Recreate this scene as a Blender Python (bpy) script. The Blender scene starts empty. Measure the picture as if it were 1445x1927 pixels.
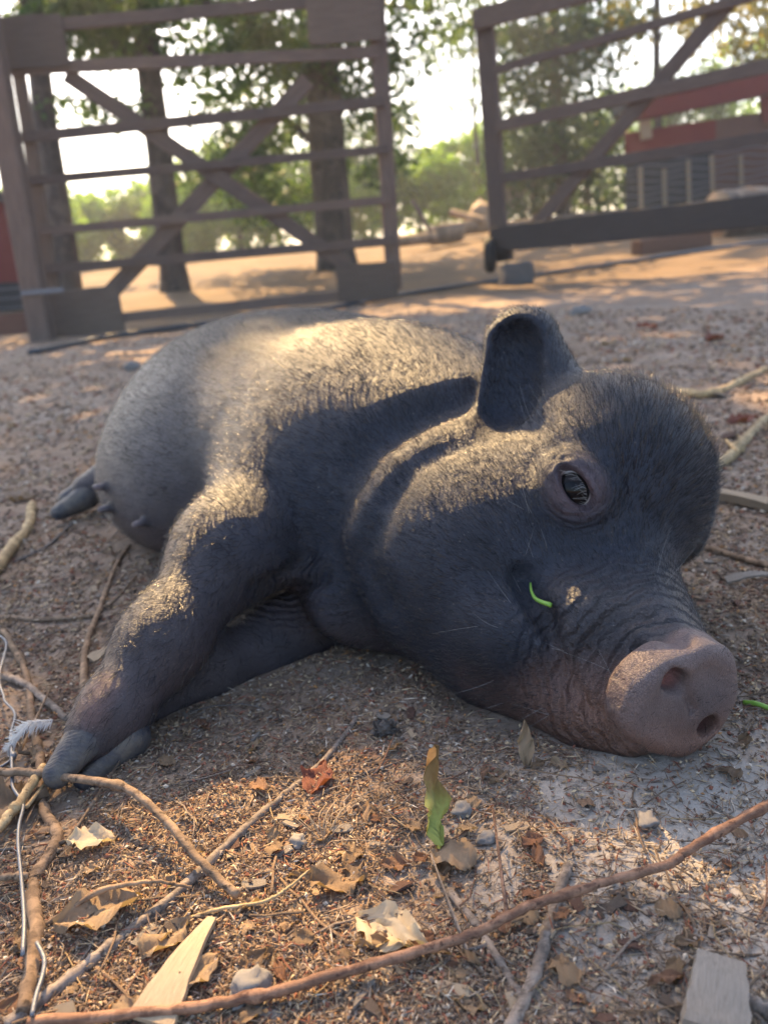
import bpy, bmesh, math, random, time
import numpy as np
from mathutils import Matrix, Vector, noise as mnoise

random.seed(7); rng = np.random.default_rng(7)
scene = bpy.context.scene
COL = scene.collection

# ================================================================ camera
H = 0.35; F = 1450.0; PITCH = math.radians(18.7); ROLL = math.radians(5.7)
X0 = np.array([1., 0, 0]); FW = np.array([0, math.cos(PITCH), -math.sin(PITCH)]); U0 = np.array([0, math.sin(PITCH), math.cos(PITCH)])
R = math.cos(ROLL) * X0 - math.sin(ROLL) * U0; U = math.sin(ROLL) * X0 + math.cos(ROLL) * U0
C = np.array([0, 0, H])
cam = bpy.data.cameras.new('camera'); cam_o = bpy.data.objects.new('camera', cam); COL.objects.link(cam_o); scene.camera = cam_o
cam.sensor_fit = 'VERTICAL'; cam.sensor_height = 36; cam.lens = 36 * F / 1927; cam.clip_start = .01; cam.clip_end = 2000
cam_o.matrix_world = Matrix(((R[0], U[0], -FW[0], C[0]), (R[1], U[1], -FW[1], C[1]), (R[2], U[2], -FW[2], C[2]), (0, 0, 0, 1)))
cam.dof.use_dof = True; cam.dof.focus_distance = .50; cam.dof.aperture_fstop = 6.8
# ================================================================ light
SUN_EL = math.radians(40); SUN_AZ = math.radians(-14)         # azimuth from +Y, negative = to the left
SUN = np.array([math.sin(SUN_AZ) * math.cos(SUN_EL), math.cos(SUN_AZ) * math.cos(SUN_EL), math.sin(SUN_EL)])
world = bpy.data.worlds.new('World'); scene.world = world; world.use_nodes = True
wn = world.node_tree; bg = wn.nodes['Background']
sky = wn.nodes.new('ShaderNodeTexSky'); sky.sky_type = 'NISHITA'; sky.sun_disc = False
sky.sun_elevation = SUN_EL; sky.sun_rotation = SUN_AZ; sky.dust_density = 2.5; sky.air_density = 1.0; sky.ozone_density = 1.0
wn.links.new(sky.outputs[0], bg.inputs[0]); bg.inputs[1].default_value = .12
sl = bpy.data.lights.new('sun', 'SUN'); sl.energy = 5.0; sl.angle = math.radians(.53); sl.color = (1, .66, .30)
so = bpy.data.objects.new('sun', sl); COL.objects.link(so); so.rotation_euler = Vector(-SUN).to_track_quat('-Z', 'Y').to_euler()
vs = scene.view_settings; vs.view_transform = 'Standard'; vs.look = 'None'; vs.gamma = 1; vs.use_curve_mapping = False; vs.exposure = 2.15
scene.render.engine = 'CYCLES'; scene.cycles.use_denoising = True
scene.cycles.max_bounces = 6; scene.cycles.diffuse_bounces = 3; scene.cycles.glossy_bounces = 2; scene.cycles.transmission_bounces = 4; scene.cycles.transparent_max_bounces = 6

# ================================================================ helpers
def ray(px, py): return FW + R * ((px - 722.5) / F) - U * ((py - 963.5) / F)
def P(px, py, Y):
    d = ray(px, py); return C + d * (Y / d[1])
def _h(ix, iy, s):
    n = (ix.astype(np.int64) * 374761393 + iy.astype(np.int64) * 668265263 + s * 1274126177) & 0x7fffffff
    n = ((n ^ (n >> 13)) * 1274126177) & 0x7fffffff
    return ((n ^ (n >> 16)) & 0xffff) / 65535.0
def vnoise(x, y, s=0):
    x = np.asarray(x, float); y = np.asarray(y, float)
    ix = np.floor(x); iy = np.floor(y); fx = x - ix; fy = y - iy
    fx = fx * fx * (3 - 2 * fx); fy = fy * fy * (3 - 2 * fy)
    a = _h(ix, iy, s); b = _h(ix + 1, iy, s); c = _h(ix, iy + 1, s); d = _h(ix + 1, iy + 1, s)
    return (a + (b - a) * fx) * (1 - fy) + (c + (d - c) * fx) * fy - .5
def gz(x, y):                                        # height of the ground
    x = np.asarray(x, float); y = np.asarray(y, float)
    r = np.hypot(x, y)
    z = .014 * vnoise(x / .30, y / .30, 1) + .008 * vnoise(x / .09, y / .09, 2) + .0045 * vnoise(x / .035, y / .035, 3) + .0035 * vnoise(x / .018, y / .018, 4)
    z = z + np.clip((r - 1.5) / 3, 0, 1) * .05 * vnoise(x / 1.3, y / 1.3, 5)
    z = z + .045 * np.maximum(0, y - 6.5) * np.clip((60 - y) / 40, .3, 1)
    return z - .001
def G(px, py, dz=0.):                                # ground point under a place of the picture
    d = ray(px, py); t = (0 - H) / min(d[2], -.004)
    for _ in range(30):
        p = C + d * t; t += (float(gz(p[0], p[1])) + dz - p[2]) / min(d[2], -.004) * .6
    return C + d * t
def tag(o, label=None, cat=None, group=None, kind=None):
    for k, v in (('label', label), ('category', cat), ('group', group), ('kind', kind)):
        if v: o[k] = v
    return o
def empty(name, loc=(0, 0, 0), label=None, cat=None, group=None):
    o = bpy.data.objects.new(name, None); COL.objects.link(o); o.location = loc; o.empty_display_size = .1
    return tag(o, label, cat, group)
def obj(name, me, mat=None, parent=None):
    o = bpy.data.objects.new(name, me); COL.objects.link(o)
    if mat and not me.materials: me.materials.append(mat)
    if parent: o.parent = parent
    return o
def place(o, M, parent=None):                        # world matrix, also under an unrotated parent
    M = M.copy()
    if parent: o.parent = parent; M = Matrix.Translation(-Vector(parent.location)) @ M
    o.matrix_basis = M
def pymesh(name, V, Fc, smooth=False):
    me = bpy.data.meshes.new(name); me.from_pydata([tuple(map(float, v)) for v in V], [], Fc); me.update()
    if smooth: me.polygons.foreach_set('use_smooth', np.ones(len(me.polygons), bool))
    return me
def mesh_from(name, V, Fq, smooth=True):
    me = bpy.data.meshes.new(name)
    me.vertices.add(len(V)); me.vertices.foreach_set('co', np.asarray(V, np.float32).ravel())
    k = Fq.shape[1]
    me.loops.add(len(Fq) * k); me.loops.foreach_set('vertex_index', Fq.astype(np.int32).ravel())
    me.polygons.add(len(Fq)); me.polygons.foreach_set('loop_start', np.arange(0, len(Fq) * k, k, dtype=np.int32))
    me.polygons.foreach_set('use_smooth', np.full(len(Fq), smooth))
    me.update(calc_edges=True); me.validate()
    return me
def vcol(me, name, rgb):
    a = me.color_attributes.new(name, 'FLOAT_COLOR', 'POINT')
    a.data.foreach_set('color', np.concatenate([rgb, np.ones((len(rgb), 1))], 1).astype(np.float32).ravel())

# ---------------------------------------------------------------- materials
class NT:
    def __init__(s, name, rough=.8, spec=.3):
        s.m = bpy.data.materials.new(name); s.m.use_nodes = True; s.t = s.m.node_tree; s.b = s.t.nodes['Principled BSDF']
        s.b.inputs['Roughness'].default_value = rough; s.b.inputs['Specular IOR Level'].default_value = spec
    def n(s, typ, **kw):
        q = s.t.nodes.new('ShaderNode' + typ)
        for k, v in kw.items(): setattr(q, k, v)
        return q
    def l(s, a, b): s.t.links.new(a, b)
    def coord(s, which='Object', scale=(1, 1, 1)):
        c = s.n('TexCoord'); mp = s.n('Mapping'); mp.inputs['Scale'].default_value = scale; s.l(c.outputs[which], mp.inputs[0]); return mp.outputs[0]
    def noise(s, co, scale, detail=4, rough=.6, dist=0):
        q = s.n('TexNoise'); q.inputs['Scale'].default_value = scale; q.inputs['Detail'].default_value = detail; q.inputs['Roughness'].default_value = rough; q.inputs['Distortion'].default_value = dist
        if co is not None: s.l(co, q.inputs['Vector'])
        return q.outputs['Fac']
    def ramp(s, fac, stops):
        q = s.n('ValToRGB'); e = q.color_ramp.elements
        while len(e) < len(stops): e.new(.5)
        for i, (p, c) in enumerate(stops): e[i].position = p; e[i].color = (*c, 1) if len(c) == 3 else c
        s.l(fac, q.inputs[0]); return q.outputs[0]
    def mix(s, fac, a, b, mode='MIX'):
        q = s.n('Mix', data_type='RGBA', blend_type=mode)
        for v, i in ((fac, 0), (a, 6), (b, 7)):
            if isinstance(v, (int, float)): q.inputs[i].default_value = v
            elif isinstance(v, tuple): q.inputs[i].default_value = (*v, 1)
            else: s.l(v, q.inputs[i])
        return q.outputs[2]
    def attr(s, name): q = s.n('Attribute', attribute_name=name); return q.outputs['Color']
    def rnd(s): return s.n('ObjectInfo').outputs['Random']
    def base(s, c):
        if isinstance(c, tuple): s.b.inputs['Base Color'].default_value = (*c, 1)
        else: s.l(c, s.b.inputs['Base Color'])
    def bump(s, h, st, dist):
        q = s.n('Bump'); q.inputs['Strength'].default_value = st; q.inputs['Distance'].default_value = dist; s.l(h, q.inputs['Height'])
        if s.b.inputs['Normal'].links: s.l(s.b.inputs['Normal'].links[0].from_socket, q.inputs['Normal'])
        s.l(q.outputs[0], s.b.inputs['Normal'])
    def math(s, op, a, b):
        q = s.n('Math', operation=op)
        for v, i in ((a, 0), (b, 1)):
            if isinstance(v, (int, float)): q.inputs[i].default_value = v
            else: s.l(v, q.inputs[i])
        return q.outputs[0]
MAT = {}
def wood_mat(name, c0, c1, c2=None, rough=.85, fine=1.):
    m = NT(name, rough, .25); co = m.coord('Object', (1.2, 14, 14))
    f = m.ramp(m.noise(co, 6 * fine, 8, .72, .5), [(.3, (0, 0, 0)), (.7, (1, 1, 1))]); g = m.noise(m.coord(), 1.7 * fine, 4)
    col = m.mix(f, c0, c1)
    col = m.mix(m.math('MULTIPLY', g, .6), col, c2 or c0)
    v = m.mix(m.rnd(), (.78, .78, .78), (1.15, 1.12, 1.08)); m.base(m.mix(1.0, col, v, 'MULTIPLY')); m.bump(f, .6, .004 / fine)
    MAT[name] = m.m; return m.m
wood_mat('gate_wood', (.085, .062, .052), (.185, .135, .108), (.075, .060, .052))
wood_mat('dark_wood', (.055, .045, .04), (.10, .08, .065))
wood_mat('plate_wood', (.10, .074, .058), (.17, .128, .10), (.085, .066, .052))
wood_mat('red_wood', (.13, .022, .018), (.20, .040, .030), (.10, .02, .018))
wood_mat('brown_wood', (.10, .055, .040), (.16, .09, .065))
wood_mat('pale_wood', (.27, .20, .13), (.42, .33, .23), (.22, .165, .11), fine=9)
wood_mat('grey_wood', (.15, .13, .11), (.27, .235, .20), (.12, .105, .09), fine=9)
def plain(name, c, rough=.6, spec=.3, metal=0, var=.25, scale=40, bump=.3, bd=.002):
    m = NT(name, rough, spec); m.b.inputs['Metallic'].default_value = metal
    f = m.noise(m.coord(), scale, 5); lo = tuple(x * (1 - var) for x in c); hi = tuple(min(1, x * (1 + var)) for x in c)
    m.base(m.mix(f, lo, hi)); m.bump(f, bump, bd); MAT[name] = m.m; return m.m
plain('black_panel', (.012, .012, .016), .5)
plain('roofing', (.05, .055, .065), .6)
plain('tyre', (.018, .018, .018), .8)
plain('hub', (.25, .22, .2), .5, metal=.4)
plain('concrete', (.11, .10, .092), .95, scale=30, bump=.6)
plain('pipe', (.02, .024, .032), .3, .5)
plain('wire', (.13, .135, .15), .5, .5, metal=.35, scale=200)
plain('stone', (.17, .155, .14), .85, scale=90, bump=.6, bd=.001)
plain('log_end', (.34, .24, .16), .9, scale=12)
plain('cone_scale', (.09, .075, .065), .8, scale=120)
plain('feather_white', (.75, .74, .72), .8, var=.08)
def bark(name, c0, c1, sc=210, stretch=(.35, 1, 1)):
    m = NT(name, .85, .25); co = m.coord('Object', stretch); f = m.noise(co, sc, 7, .72, 1.2); g = m.noise(m.coord(), sc * .3, 5, .7)
    col = m.mix(m.ramp(f, [(.36, (0, 0, 0)), (.62, (1, 1, 1))]), c0, c1); col = m.mix(m.ramp(g, [(.50, (0, 0, 0)), (.60, (.8, .8, .8))]), col, tuple(x * 1.45 for x in c1))
    col = m.mix(m.ramp(m.noise(m.coord(), sc * .8, 4), [(.60, (0, 0, 0)), (.66, (.85, .85, .85))]), col, tuple(x * .45 for x in c0))
    v = m.mix(m.rnd(), (.72, .74, .78), (1.18, 1.1, 1.02)); m.base(m.mix(1.0, col, v, 'MULTIPLY')); m.bump(f, 1.0, .0022 * 60 / sc); MAT[name] = m.m
bark('twig_bark', (.085, .058, .040), (.20, .140, .092)); bark('twig_grey', (.085, .070, .060), (.19, .158, .132)); bark('twig_red', (.085, .045, .032), (.19, .112, .074)); bark('straw', (.22, .155, .085), (.40, .30, .165))
bark('tree_bark', (.038, .030, .025), (.09, .072, .058), 9, (1, 1, .25)); bark('log_bark', (.12, .085, .06), (.25, .185, .13), 14)
def leafmat(name, stops, trans=.45, rough=.6, usevcol=False):
    m = NT(name, rough, .25); b = m.b
    col = m.attr('tint') if usevcol else m.ramp(m.math('ADD', m.math('MULTIPLY', m.rnd(), .8), m.math('MULTIPLY', m.noise(m.coord(), 60, 4), .25)), stops)
    m.base(col)
    tr = m.n('BsdfTranslucent'); m.l(m.mix(1.0, col, (1.25, 1.25, .75), 'MULTIPLY'), tr.inputs[0])
    mx = m.n('MixShader'); mx.inputs[0].default_value = trans; m.l(b.outputs[0], mx.inputs[1]); m.l(tr.outputs[0], mx.inputs[2])
    m.l(mx.outputs[0], m.t.nodes['Material Output'].inputs[0])
    if not usevcol: m.bump(m.noise(m.coord(), 160, 4), .6, .0015)
    MAT[name] = m.m
leafmat('dry_leaf', [(.0, (.13, .085, .055)), (.35, (.24, .16, .095)), (.65, (.34, .24, .15)), (.9, (.20, .10, .06))], .2)
leafmat('pale_leaf', [(0, (.48, .37, .24)), (1, (.62, .50, .34))], .2)
leafmat('red_leaf', [(0, (.16, .05, .035)), (1, (.22, .08, .05))], .2)
leafmat('tree_leaf', [], .5, .5, True)

# ================================================================ ground
def sinh_axis(lo, hi, step, a, c=0.):
    t0, t1 = math.asinh((lo - c) / a), math.asinh((hi - c) / a)
    return c + a * np.sinh(np.linspace(t0, t1, int((t1 - t0) * a / step)))
gx = sinh_axis(-160, 160, .0062, .45, -.02); gy = sinh_axis(-40, 220, .0062, .40, .45)
XX, YY = np.meshgrid(gx, gy, indexing='ij'); ZZ = gz(XX, YY)
nx, ny = XX.shape; ii = np.arange(nx * ny).reshape(nx, ny)
gme = mesh_from('ground', np.stack([XX, YY, ZZ], -1).reshape(-1, 3), np.stack([ii[:-1, :-1], ii[1:, :-1], ii[1:, 1:], ii[:-1, 1:]], -1).reshape(-1, 4))
m = NT('soil', .95, .15); co = m.coord()
f1 = m.noise(co, 3.0, 6, .6); f2 = m.noise(co, 45, 8, .7); f3 = m.noise(co, 260, 4, .7)
col = m.mix(m.ramp(f2, [(.32, (0, 0, 0)), (.68, (1, 1, 1))]), (.135, .092, .062), (.30, .215, .152))
col = m.mix(m.ramp(f1, [(.50, (0, 0, 0)), (.66, (.6, .6, .6))]), col, m.mix(f2, (.21, .175, .14), (.39, .335, .28)))       # dusty grey patches
col = m.mix(m.ramp(m.noise(co, 14, 5), [(.56, (0, 0, 0)), (.70, (.7, .7, .7))]), col, (.15, .075, .055))                       # reddish crumbs
col = m.mix(m.ramp(f3, [(.3, (0, 0, 0)), (.75, (.55, .55, .55))]), col, m.mix(.5, col, (.36, .29, .23)))
sx = m.n('SeparateXYZ'); m.l(co, sx.inputs[0])
yard = m.ramp(m.math('ADD', m.math('MULTIPLY', sx.outputs[1], .1), m.math('MULTIPLY', f1, .25)), [(.60, (0, 0, 0)), (.74, (1, 1, 1))])     # trodden wood chip beyond the gates
col = m.mix(yard, col, m.mix(m.ramp(m.noise(co, 1.1, 5), [(.35, (0, 0, 0)), (.65, (1, 1, 1))]), m.mix(f2, (.06, .042, .028), (.16, .11, .07)), m.mix(f2, (.085, .055, .032), (.25, .165, .095))))
dx_ = m.n('VectorMath', operation='DISTANCE'); m.l(co, dx_.inputs[0]); dx_.inputs[1].default_value = (.20, .34, 0)
dust = m.ramp(m.math('ADD', dx_.outputs['Value'], m.math('MULTIPLY', m.noise(co, 11, 6, .65), .28)), [(.20, (.95, .95, .95)), (.38, (0, 0, 0))])      # pale dust scuffed up before the snout
col = m.mix(dust, col, m.mix(f3, (.27, .235, .195), (.52, .465, .40)))
m.base(col); m.bump(f2, .7, .006); m.bump(f3, .8, .0016)
obj('ground', gme, m.m)['kind'] = 'structure'

# ================================================================ boards, gates, fence
def vert_plane(a, b):                                   # a vertical plane through two ground positions
    a = np.array(a, float); b = np.array(b, float); n = np.array([-(b - a)[1], (b - a)[0]]); n = n / np.linalg.norm(n)
    if n[1] > 0: n = -n
    def hit(px, py, off=0.):                            # off: towards the camera
        r = ray(px, py); t = ((a + n * off - C[:2]) @ n) / (r[:2] @ n); return C + r * t
    hit.n = np.array([n[0], n[1], 0]); return hit
def board_mesh(name, L, w, t, seed=0):
    bm = bmesh.new(); bmesh.ops.create_cube(bm, size=1)
    bmesh.ops.scale(bm, vec=(L, w, t), verts=bm.verts)
    bmesh.ops.subdivide_edges(bm, edges=[e for e in bm.edges if abs(e.verts[0].co.x - e.verts[1].co.x) > L * .5], cuts=4)
    rr = random.Random(seed)
    for v in bm.verts: v.co.y += (rr.random() - .5) * w * .04; v.co.z += (rr.random() - .5) * t * .05
    bmesh.ops.bevel(bm, geom=[e for e in bm.edges if e.calc_face_angle(0) > .8], offset=min(w, t) * .08, segments=1, affect='EDGES')
    me = bpy.data.meshes.new(name); bm.to_mesh(me); bm.free(); return me
_bs = [0]
def board(name, a, b, w, t, mat, parent=None, face=(0, -1, 0)):
    a = np.array(a); b = np.array(b); x = b - a; L = np.linalg.norm(x); x /= L
    z = np.array(face, float); z -= x * (z @ x); z /= np.linalg.norm(z); y = np.cross(z, x)
    _bs[0] += 1
    o = obj(name, board_mesh(name, L, w, t, _bs[0]), MAT[mat])
    c = (a + b) / 2
    place(o, Matrix(((x[0], y[0], z[0], c[0]), (x[1], y[1], z[1], c[1]), (x[2], y[2], z[2], c[2]), (0, 0, 0, 1))), parent)
    return o
def tube_mesh(name, pts, rad, seg=8, jitter=0., seed=0, caps=True):
    pts = np.array(pts, float); n = len(pts); rad = np.broadcast_to(np.asarray(rad, float), (n,))
    tn = np.gradient(pts, axis=0); tn /= np.linalg.norm(tn, axis=1, keepdims=True) + 1e-12
    up = np.array([.13, .21, .97]); r_ = np.random.default_rng(seed)
    u = np.cross(tn, up); u /= np.linalg.norm(u, axis=1, keepdims=True) + 1e-9; w = np.cross(u, tn)
    th = np.arange(seg) / seg * 2 * np.pi
    rr = rad[:, None] * (1 + jitter * (r_.random((n, seg)) - .5))
    V = pts[:, None] + rr[..., None] * (np.cos(th)[None, :, None] * u[:, None] + np.sin(th)[None, :, None] * w[:, None])
    V = V.reshape(-1, 3); idx = np.arange(n * seg).reshape(n, seg); nx_ = np.roll(idx, -1, 1)
    Q = np.stack([idx[:-1], nx_[:-1], nx_[1:], idx[1:]], -1).reshape(-1, 4).tolist()
    if caps: Q += [idx[0][::-1].tolist(), idx[-1].tolist()]
    me = bpy.data.meshes.new(name); me.from_pydata(V.tolist(), [], Q); me.update(); me.polygons.foreach_set('use_smooth', np.ones(len(Q), bool))
    return me
def spline(pts, n):
    pts = np.array(pts, float)
    if len(pts) == 2: return pts[0] + (pts[1] - pts[0]) * np.linspace(0, 1, n)[:, None]
    q = np.vstack([2 * pts[0] - pts[1], pts, 2 * pts[-1] - pts[-2]]); out = []
    for s in np.linspace(0, len(pts) - 1 - 1e-6, n):
        i = int(s); t = s - i; p0, p1, p2, p3 = q[i:i + 4]
        out.append(.5 * ((2 * p1) + (-p0 + p2) * t + (2 * p0 - 5 * p1 + 4 * p2 - p3) * t * t + (-p0 + 3 * p1 - 3 * p2 + p3) * t ** 3))
    return np.array(out)

# --- slatted gate with X braces
gp = vert_plane((-2.6, 5.60), (.1, 5.75)); base = gp(420, 600); n_ = gp.n
gt = empty('slatted_gate', (base[0], base[1], 0), 'wide slatted timber gate with crossed braces and square corner plates', 'gate')
k = 5.65 / 1450
for i, (a, b, w) in enumerate((((-60, 61), (620, 0), 30), ((-60, 134), (712, 98), 30), ((40, 259), (722, 191), 27), ((52, 341), (730, 281), 22), ((75, 436), (735, 376), 22), ((88, 507), (742, 453), 25), ((95, 612), (690, 551), 27))):
    board('rail', gp(*a), gp(*b), w * k * .64, .022, 'gate_wood', gt, n_)
for a, b, w in (((704, -60), (742, 545), 28),):
    board('stile', gp(*a, -.045), gp(*b, -.045), w * k, .05, 'gate_wood', gt, n_)
board('stile', gp(24, 60, -.045), gp(112, 610, -.045), 20 * k, .05, 'plate_wood', gt, n_)
board('brace', gp(125, 140, -.031), gp(655, 500, -.031), 26 * k, .026, 'gate_wood', gt, n_)
board('brace', gp(580, 150, -.060), gp(205, 555, -.060), 28 * k, .026, 'gate_wood', gt, n_)
for a, b, w in (((0, 83), (124, 74), 76), ((578, 40), (716, 30), 70), ((98, 595), (230, 584), 84), ((634, 535), (747, 526), 64)):
    board('corner_plate', gp(*a, .026), gp(*b, .026), w * k, .018, 'plate_wood', gt, n_)
fp = vert_plane((-3, 5.35), (0, 5.45))
pe = empty('gate_post', (*fp(60, 600)[:2], 0), 'squared timber post at the hinge side of the slatted gate', 'post')
board('shaft', fp(-42, -60), fp(86, 660), 38 * 5.4 / 1450, .13, 'gate_wood', pe, fp.n)
board('hinge_strap', fp(40, 552, .085), fp(120, 545, .085), .03, .008, 'wire', pe, fp.n)
o = board('kickboard', fp(-160, 628), fp(62, 606), 36 * 5.4 / 1450, .03, 'brown_wood', None, fp.n); tag(o, 'brown board along the ground beside the gate post', 'board')
# --- wheeled gate
A_ = P(925, 440, 7.0); B_ = P(1445, 400, 5.3); rp = vert_plane(A_[:2], B_[:2]); rn = rp.n
rg = empty('wheeled_gate', (A_[0], A_[1], 0), 'rolling timber gate with long rails, one diagonal and a wheel', 'gate')
k = 6.6 / 1450
for a, b, w, t in (((893, 38), (1500, -125), 44, .05), ((930, 133), (1500, -32), 17, .03), ((935, 238), (1500, 111), 26, .03), ((940, 336), (1500, 250), 22, .03)):
    board('rail', rp(*a), rp(*b), w * k * .75, t, 'gate_wood', rg, rn)
board('bottom_beam', rp(925, 452, .02), rp(1500, 389, .02), 46 * 6.4 / 1450, .07, 'dark_wood', rg, rn)
board('stile', rp(912, 30, -.06), rp(938, 430, -.06), 36 * k, .06, 'gate_wood', rg, rn)
board('brace', rp(1000, 432, -.035), rp(1395, -25, -.035), 24 * k, .03, 'gate_wood', rg, rn)
board('wheel_bracket', rp(915, 478, -.02), rp(962, 472, -.02), 34 * k, .06, 'dark_wood', rg, rn)
wc = P(921, 480, 6.93)
wh = obj('wheel', tube_mesh('wheel', [wc - rn * .001, wc + rn * .001], .01, 6), MAT['hub'])
bpy.data.objects.remove(wh)
def torus_mesh(name, c, ax, Rm, rm, flat=1., n=28, m_=10):
    ax = np.array(ax, float) / np.linalg.norm(ax); u = np.cross(ax, (0, 0, 1.)); u /= np.linalg.norm(u); w = np.cross(ax, u); V = []
    for i in range(n):
        a = 2 * math.pi * i / n; d = u * math.cos(a) + w * math.sin(a)
        for j in range(m_):
            b = 2 * math.pi * j / m_; V.append(c + d * (Rm + rm * math.cos(b)) + ax * rm * flat * math.sin(b))
    Fc = [(i * m_ + j, ((i + 1) % n) * m_ + j, ((i + 1) % n) * m_ + (j + 1) % m_, i * m_ + (j + 1) % m_) for i in range(n) for j in range(m_)]
    return pymesh(name, V, Fc, True)
wax = np.cross(rn, (0, 0, 1.)) * .75 + rn * .65
we = empty('wheel', wc); we.parent = rg; we.location = Vector(wc) - Vector(rg.location)
z3 = np.zeros(3)
obj('tyre', torus_mesh('tyre', z3, wax, .105, .042, 1.2), MAT['tyre'], we)
wx = wax / np.linalg.norm(wax); obj('rim', tube_mesh('rim', [-wx * .04, -wx * .02, wx * .02, wx * .04], [.05, .075, .075, .05], 18), MAT['hub'], we)
# --- brick by the wheel, pipe, timber, log
def rock_mesh(name, dims, seed, rough=.12, sub=3, box=0.):
    bm = bmesh.new(); bmesh.ops.create_icosphere(bm, subdivisions=sub, radius=1)
    for v in bm.verts:
        d = v.co.normalized()
        if box: d = d * (1 / max(abs(d.x), abs(d.y), abs(d.z))) * box + d * (1 - box)
        f = 1 + rough * (mnoise.noise(d * 1.6 + Vector((seed * 3.1, 0, 0))) + .5 * mnoise.noise(d * 4 + Vector((0, seed * 2.3, 0))))
        v.co = Vector((d.x * dims[0] * f, d.y * dims[1] * f, d.z * dims[2] * f))
    me = bpy.data.meshes.new(name); bm.to_mesh(me); bm.free(); me.polygons.foreach_set('use_smooth', np.ones(len(me.polygons), bool)); return me
q = G(972, 536); o = obj('concrete_block', rock_mesh('concrete_block', (.13, .07, .095), 3, .10, 4, .86), MAT['concrete']); o.location = (q[0], q[1], q[2] + .085); o.rotation_euler = (0, .05, .2)
tag(o, 'rough grey concrete block lying beside the gate wheel', 'block')
pp = [G(x, y) + (0, 0, .012) for x, y in ((60, 668), (150, 650), (230, 634), (430, 606), (640, 580), (740, 560), (850, 543), (960, 527), (1080, 510), (1200, 492), (1320, 474), (1445, 457), (1560, 442))]
o = obj('water_pipe', tube_mesh('water_pipe', spline(pp, 60), .019, 10), MAT['pipe']); tag(o, 'thin black water pipe running along the ground past both gates', 'pipe')
tq = G(1195, 482); tq2 = G(1330, 462)
o = board('timber', tq + (0, 0, .07), tq2 + (0, 0, .07), .16, .16, 'brown_wood'); tag(o, 'short squared timber lying on the ground below the rolling gate', 'timber')
lg = G(1345, 452) + (0, 0, .26); lx = nrm_ = np.array([.97, .25, -.02]) / np.linalg.norm([.97, .25, -.02])
le = empty('log', lg, 'thick sawn log lying on the ground in front of the red shelter', 'log')
obj('bark', tube_mesh('bark', [lx * s for s in np.linspace(0, 1.6, 9)], [.27, .26, .28, .265, .27, .28, .27, .27, .26], 18, .06, 4, False), MAT['log_bark'], le)
obj('cut_end', tube_mesh('cut_end', [lx * -.004, lx * .01], [.255, .262], 18), MAT['log_end'], le)
# --- red shelter beyond the rolling gate
Ys = 13.0; sp = vert_plane((0, 13.6), (6, 12.6)); sn = sp.n; k = 13.0 / 1450
sh = empty('animal_shelter', (*sp(1300, 400)[:2], float(gz(*sp(1300, 400)[:2]))), 'low red timber shelter with dark open bays and a flat roof', 'shelter')
def sbox(name, x0, x1, y0a, y0b, hpx, mat, depth, off=0.):       # a board between two picture columns on the front of the shelter
    return board(name, sp(x0, y0a, off), sp(x1, y0b, off), hpx * k, depth, mat, sh, sn)
sbox('roof', 1165, 1620, 198, 100, 24, 'roofing', 1.6, -.5)
sbox('fascia', 1185, 1600, 206, 120, 36, 'red_wood', .06, .35)
sbox('lower_beam', 1185, 1600, 222, 138, 16, 'brown_wood', .08, .20)
sbox('band', 1176, 1345, 272, 247, 36, 'red_wood', .05, .10)
sbox('band', 1345, 1600, 248, 210, 38, 'brown_wood', .05, .10)
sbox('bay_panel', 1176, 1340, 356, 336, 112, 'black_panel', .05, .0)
sbox('bay_panel', 1341, 1600, 330, 300, 112, 'brown_wood', .05, .0)
for x, y0, y1, mt in ((1212, 215, 262, 'pale_wood'), (1440, 180, 230, 'red_wood')):
    board('post', sp(x, y0, .15), sp(x + 3, y1, .15), 18 * k, .12, mt, sh, sn)
for x, y0, y1 in ((1204, 312, 402), (1249, 318, 398), (1294, 300, 382), (1338, 292, 360), (1392, 290, 350)):
    board('slat', sp(x, y0, .05), sp(x + 2, y1, .05), 7 * k, .03, 'pale_wood', sh, sn)
mw = []
for j in range(8):
    mw.append(obj('mesh_wire', tube_mesh('mesh_wire', [sp(x, 305 + j * 13 - (x - 1180) * .11 + 3 * math.sin(x * .07 + j), .10) - np.array(sh.location) for x in range(1180, 1460, 14)], .010, 5), MAT['wire'], sh))
# red hut glimpsed behind the gate post
hp = vert_plane((-5, 8.6), (0, 8.8)); hk = 8.7 / 1450
hut = empty('red_hut', (*hp(0, 560)[:2], 0), 'red painted hut wall with a black mesh base behind the gate post', 'hut')
board('wall', hp(-160, 465), hp(22, 445), 150 * hk, .08, 'red_wood', hut, hp.n)
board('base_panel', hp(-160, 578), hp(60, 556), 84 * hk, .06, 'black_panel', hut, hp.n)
board('roof_edge', hp(-170, 392), hp(40, 368), 16 * hk, .3, 'dark_wood', hut, hp.n)
for j in range(4): obj('mesh_wire', tube_mesh('mesh_wire', [hp(x, 545 + 18 * j - x * .08, .06) - np.array(hut.location) for x in range(-100, 66, 12)], .006, 5), MAT['wire'], hut)
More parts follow.
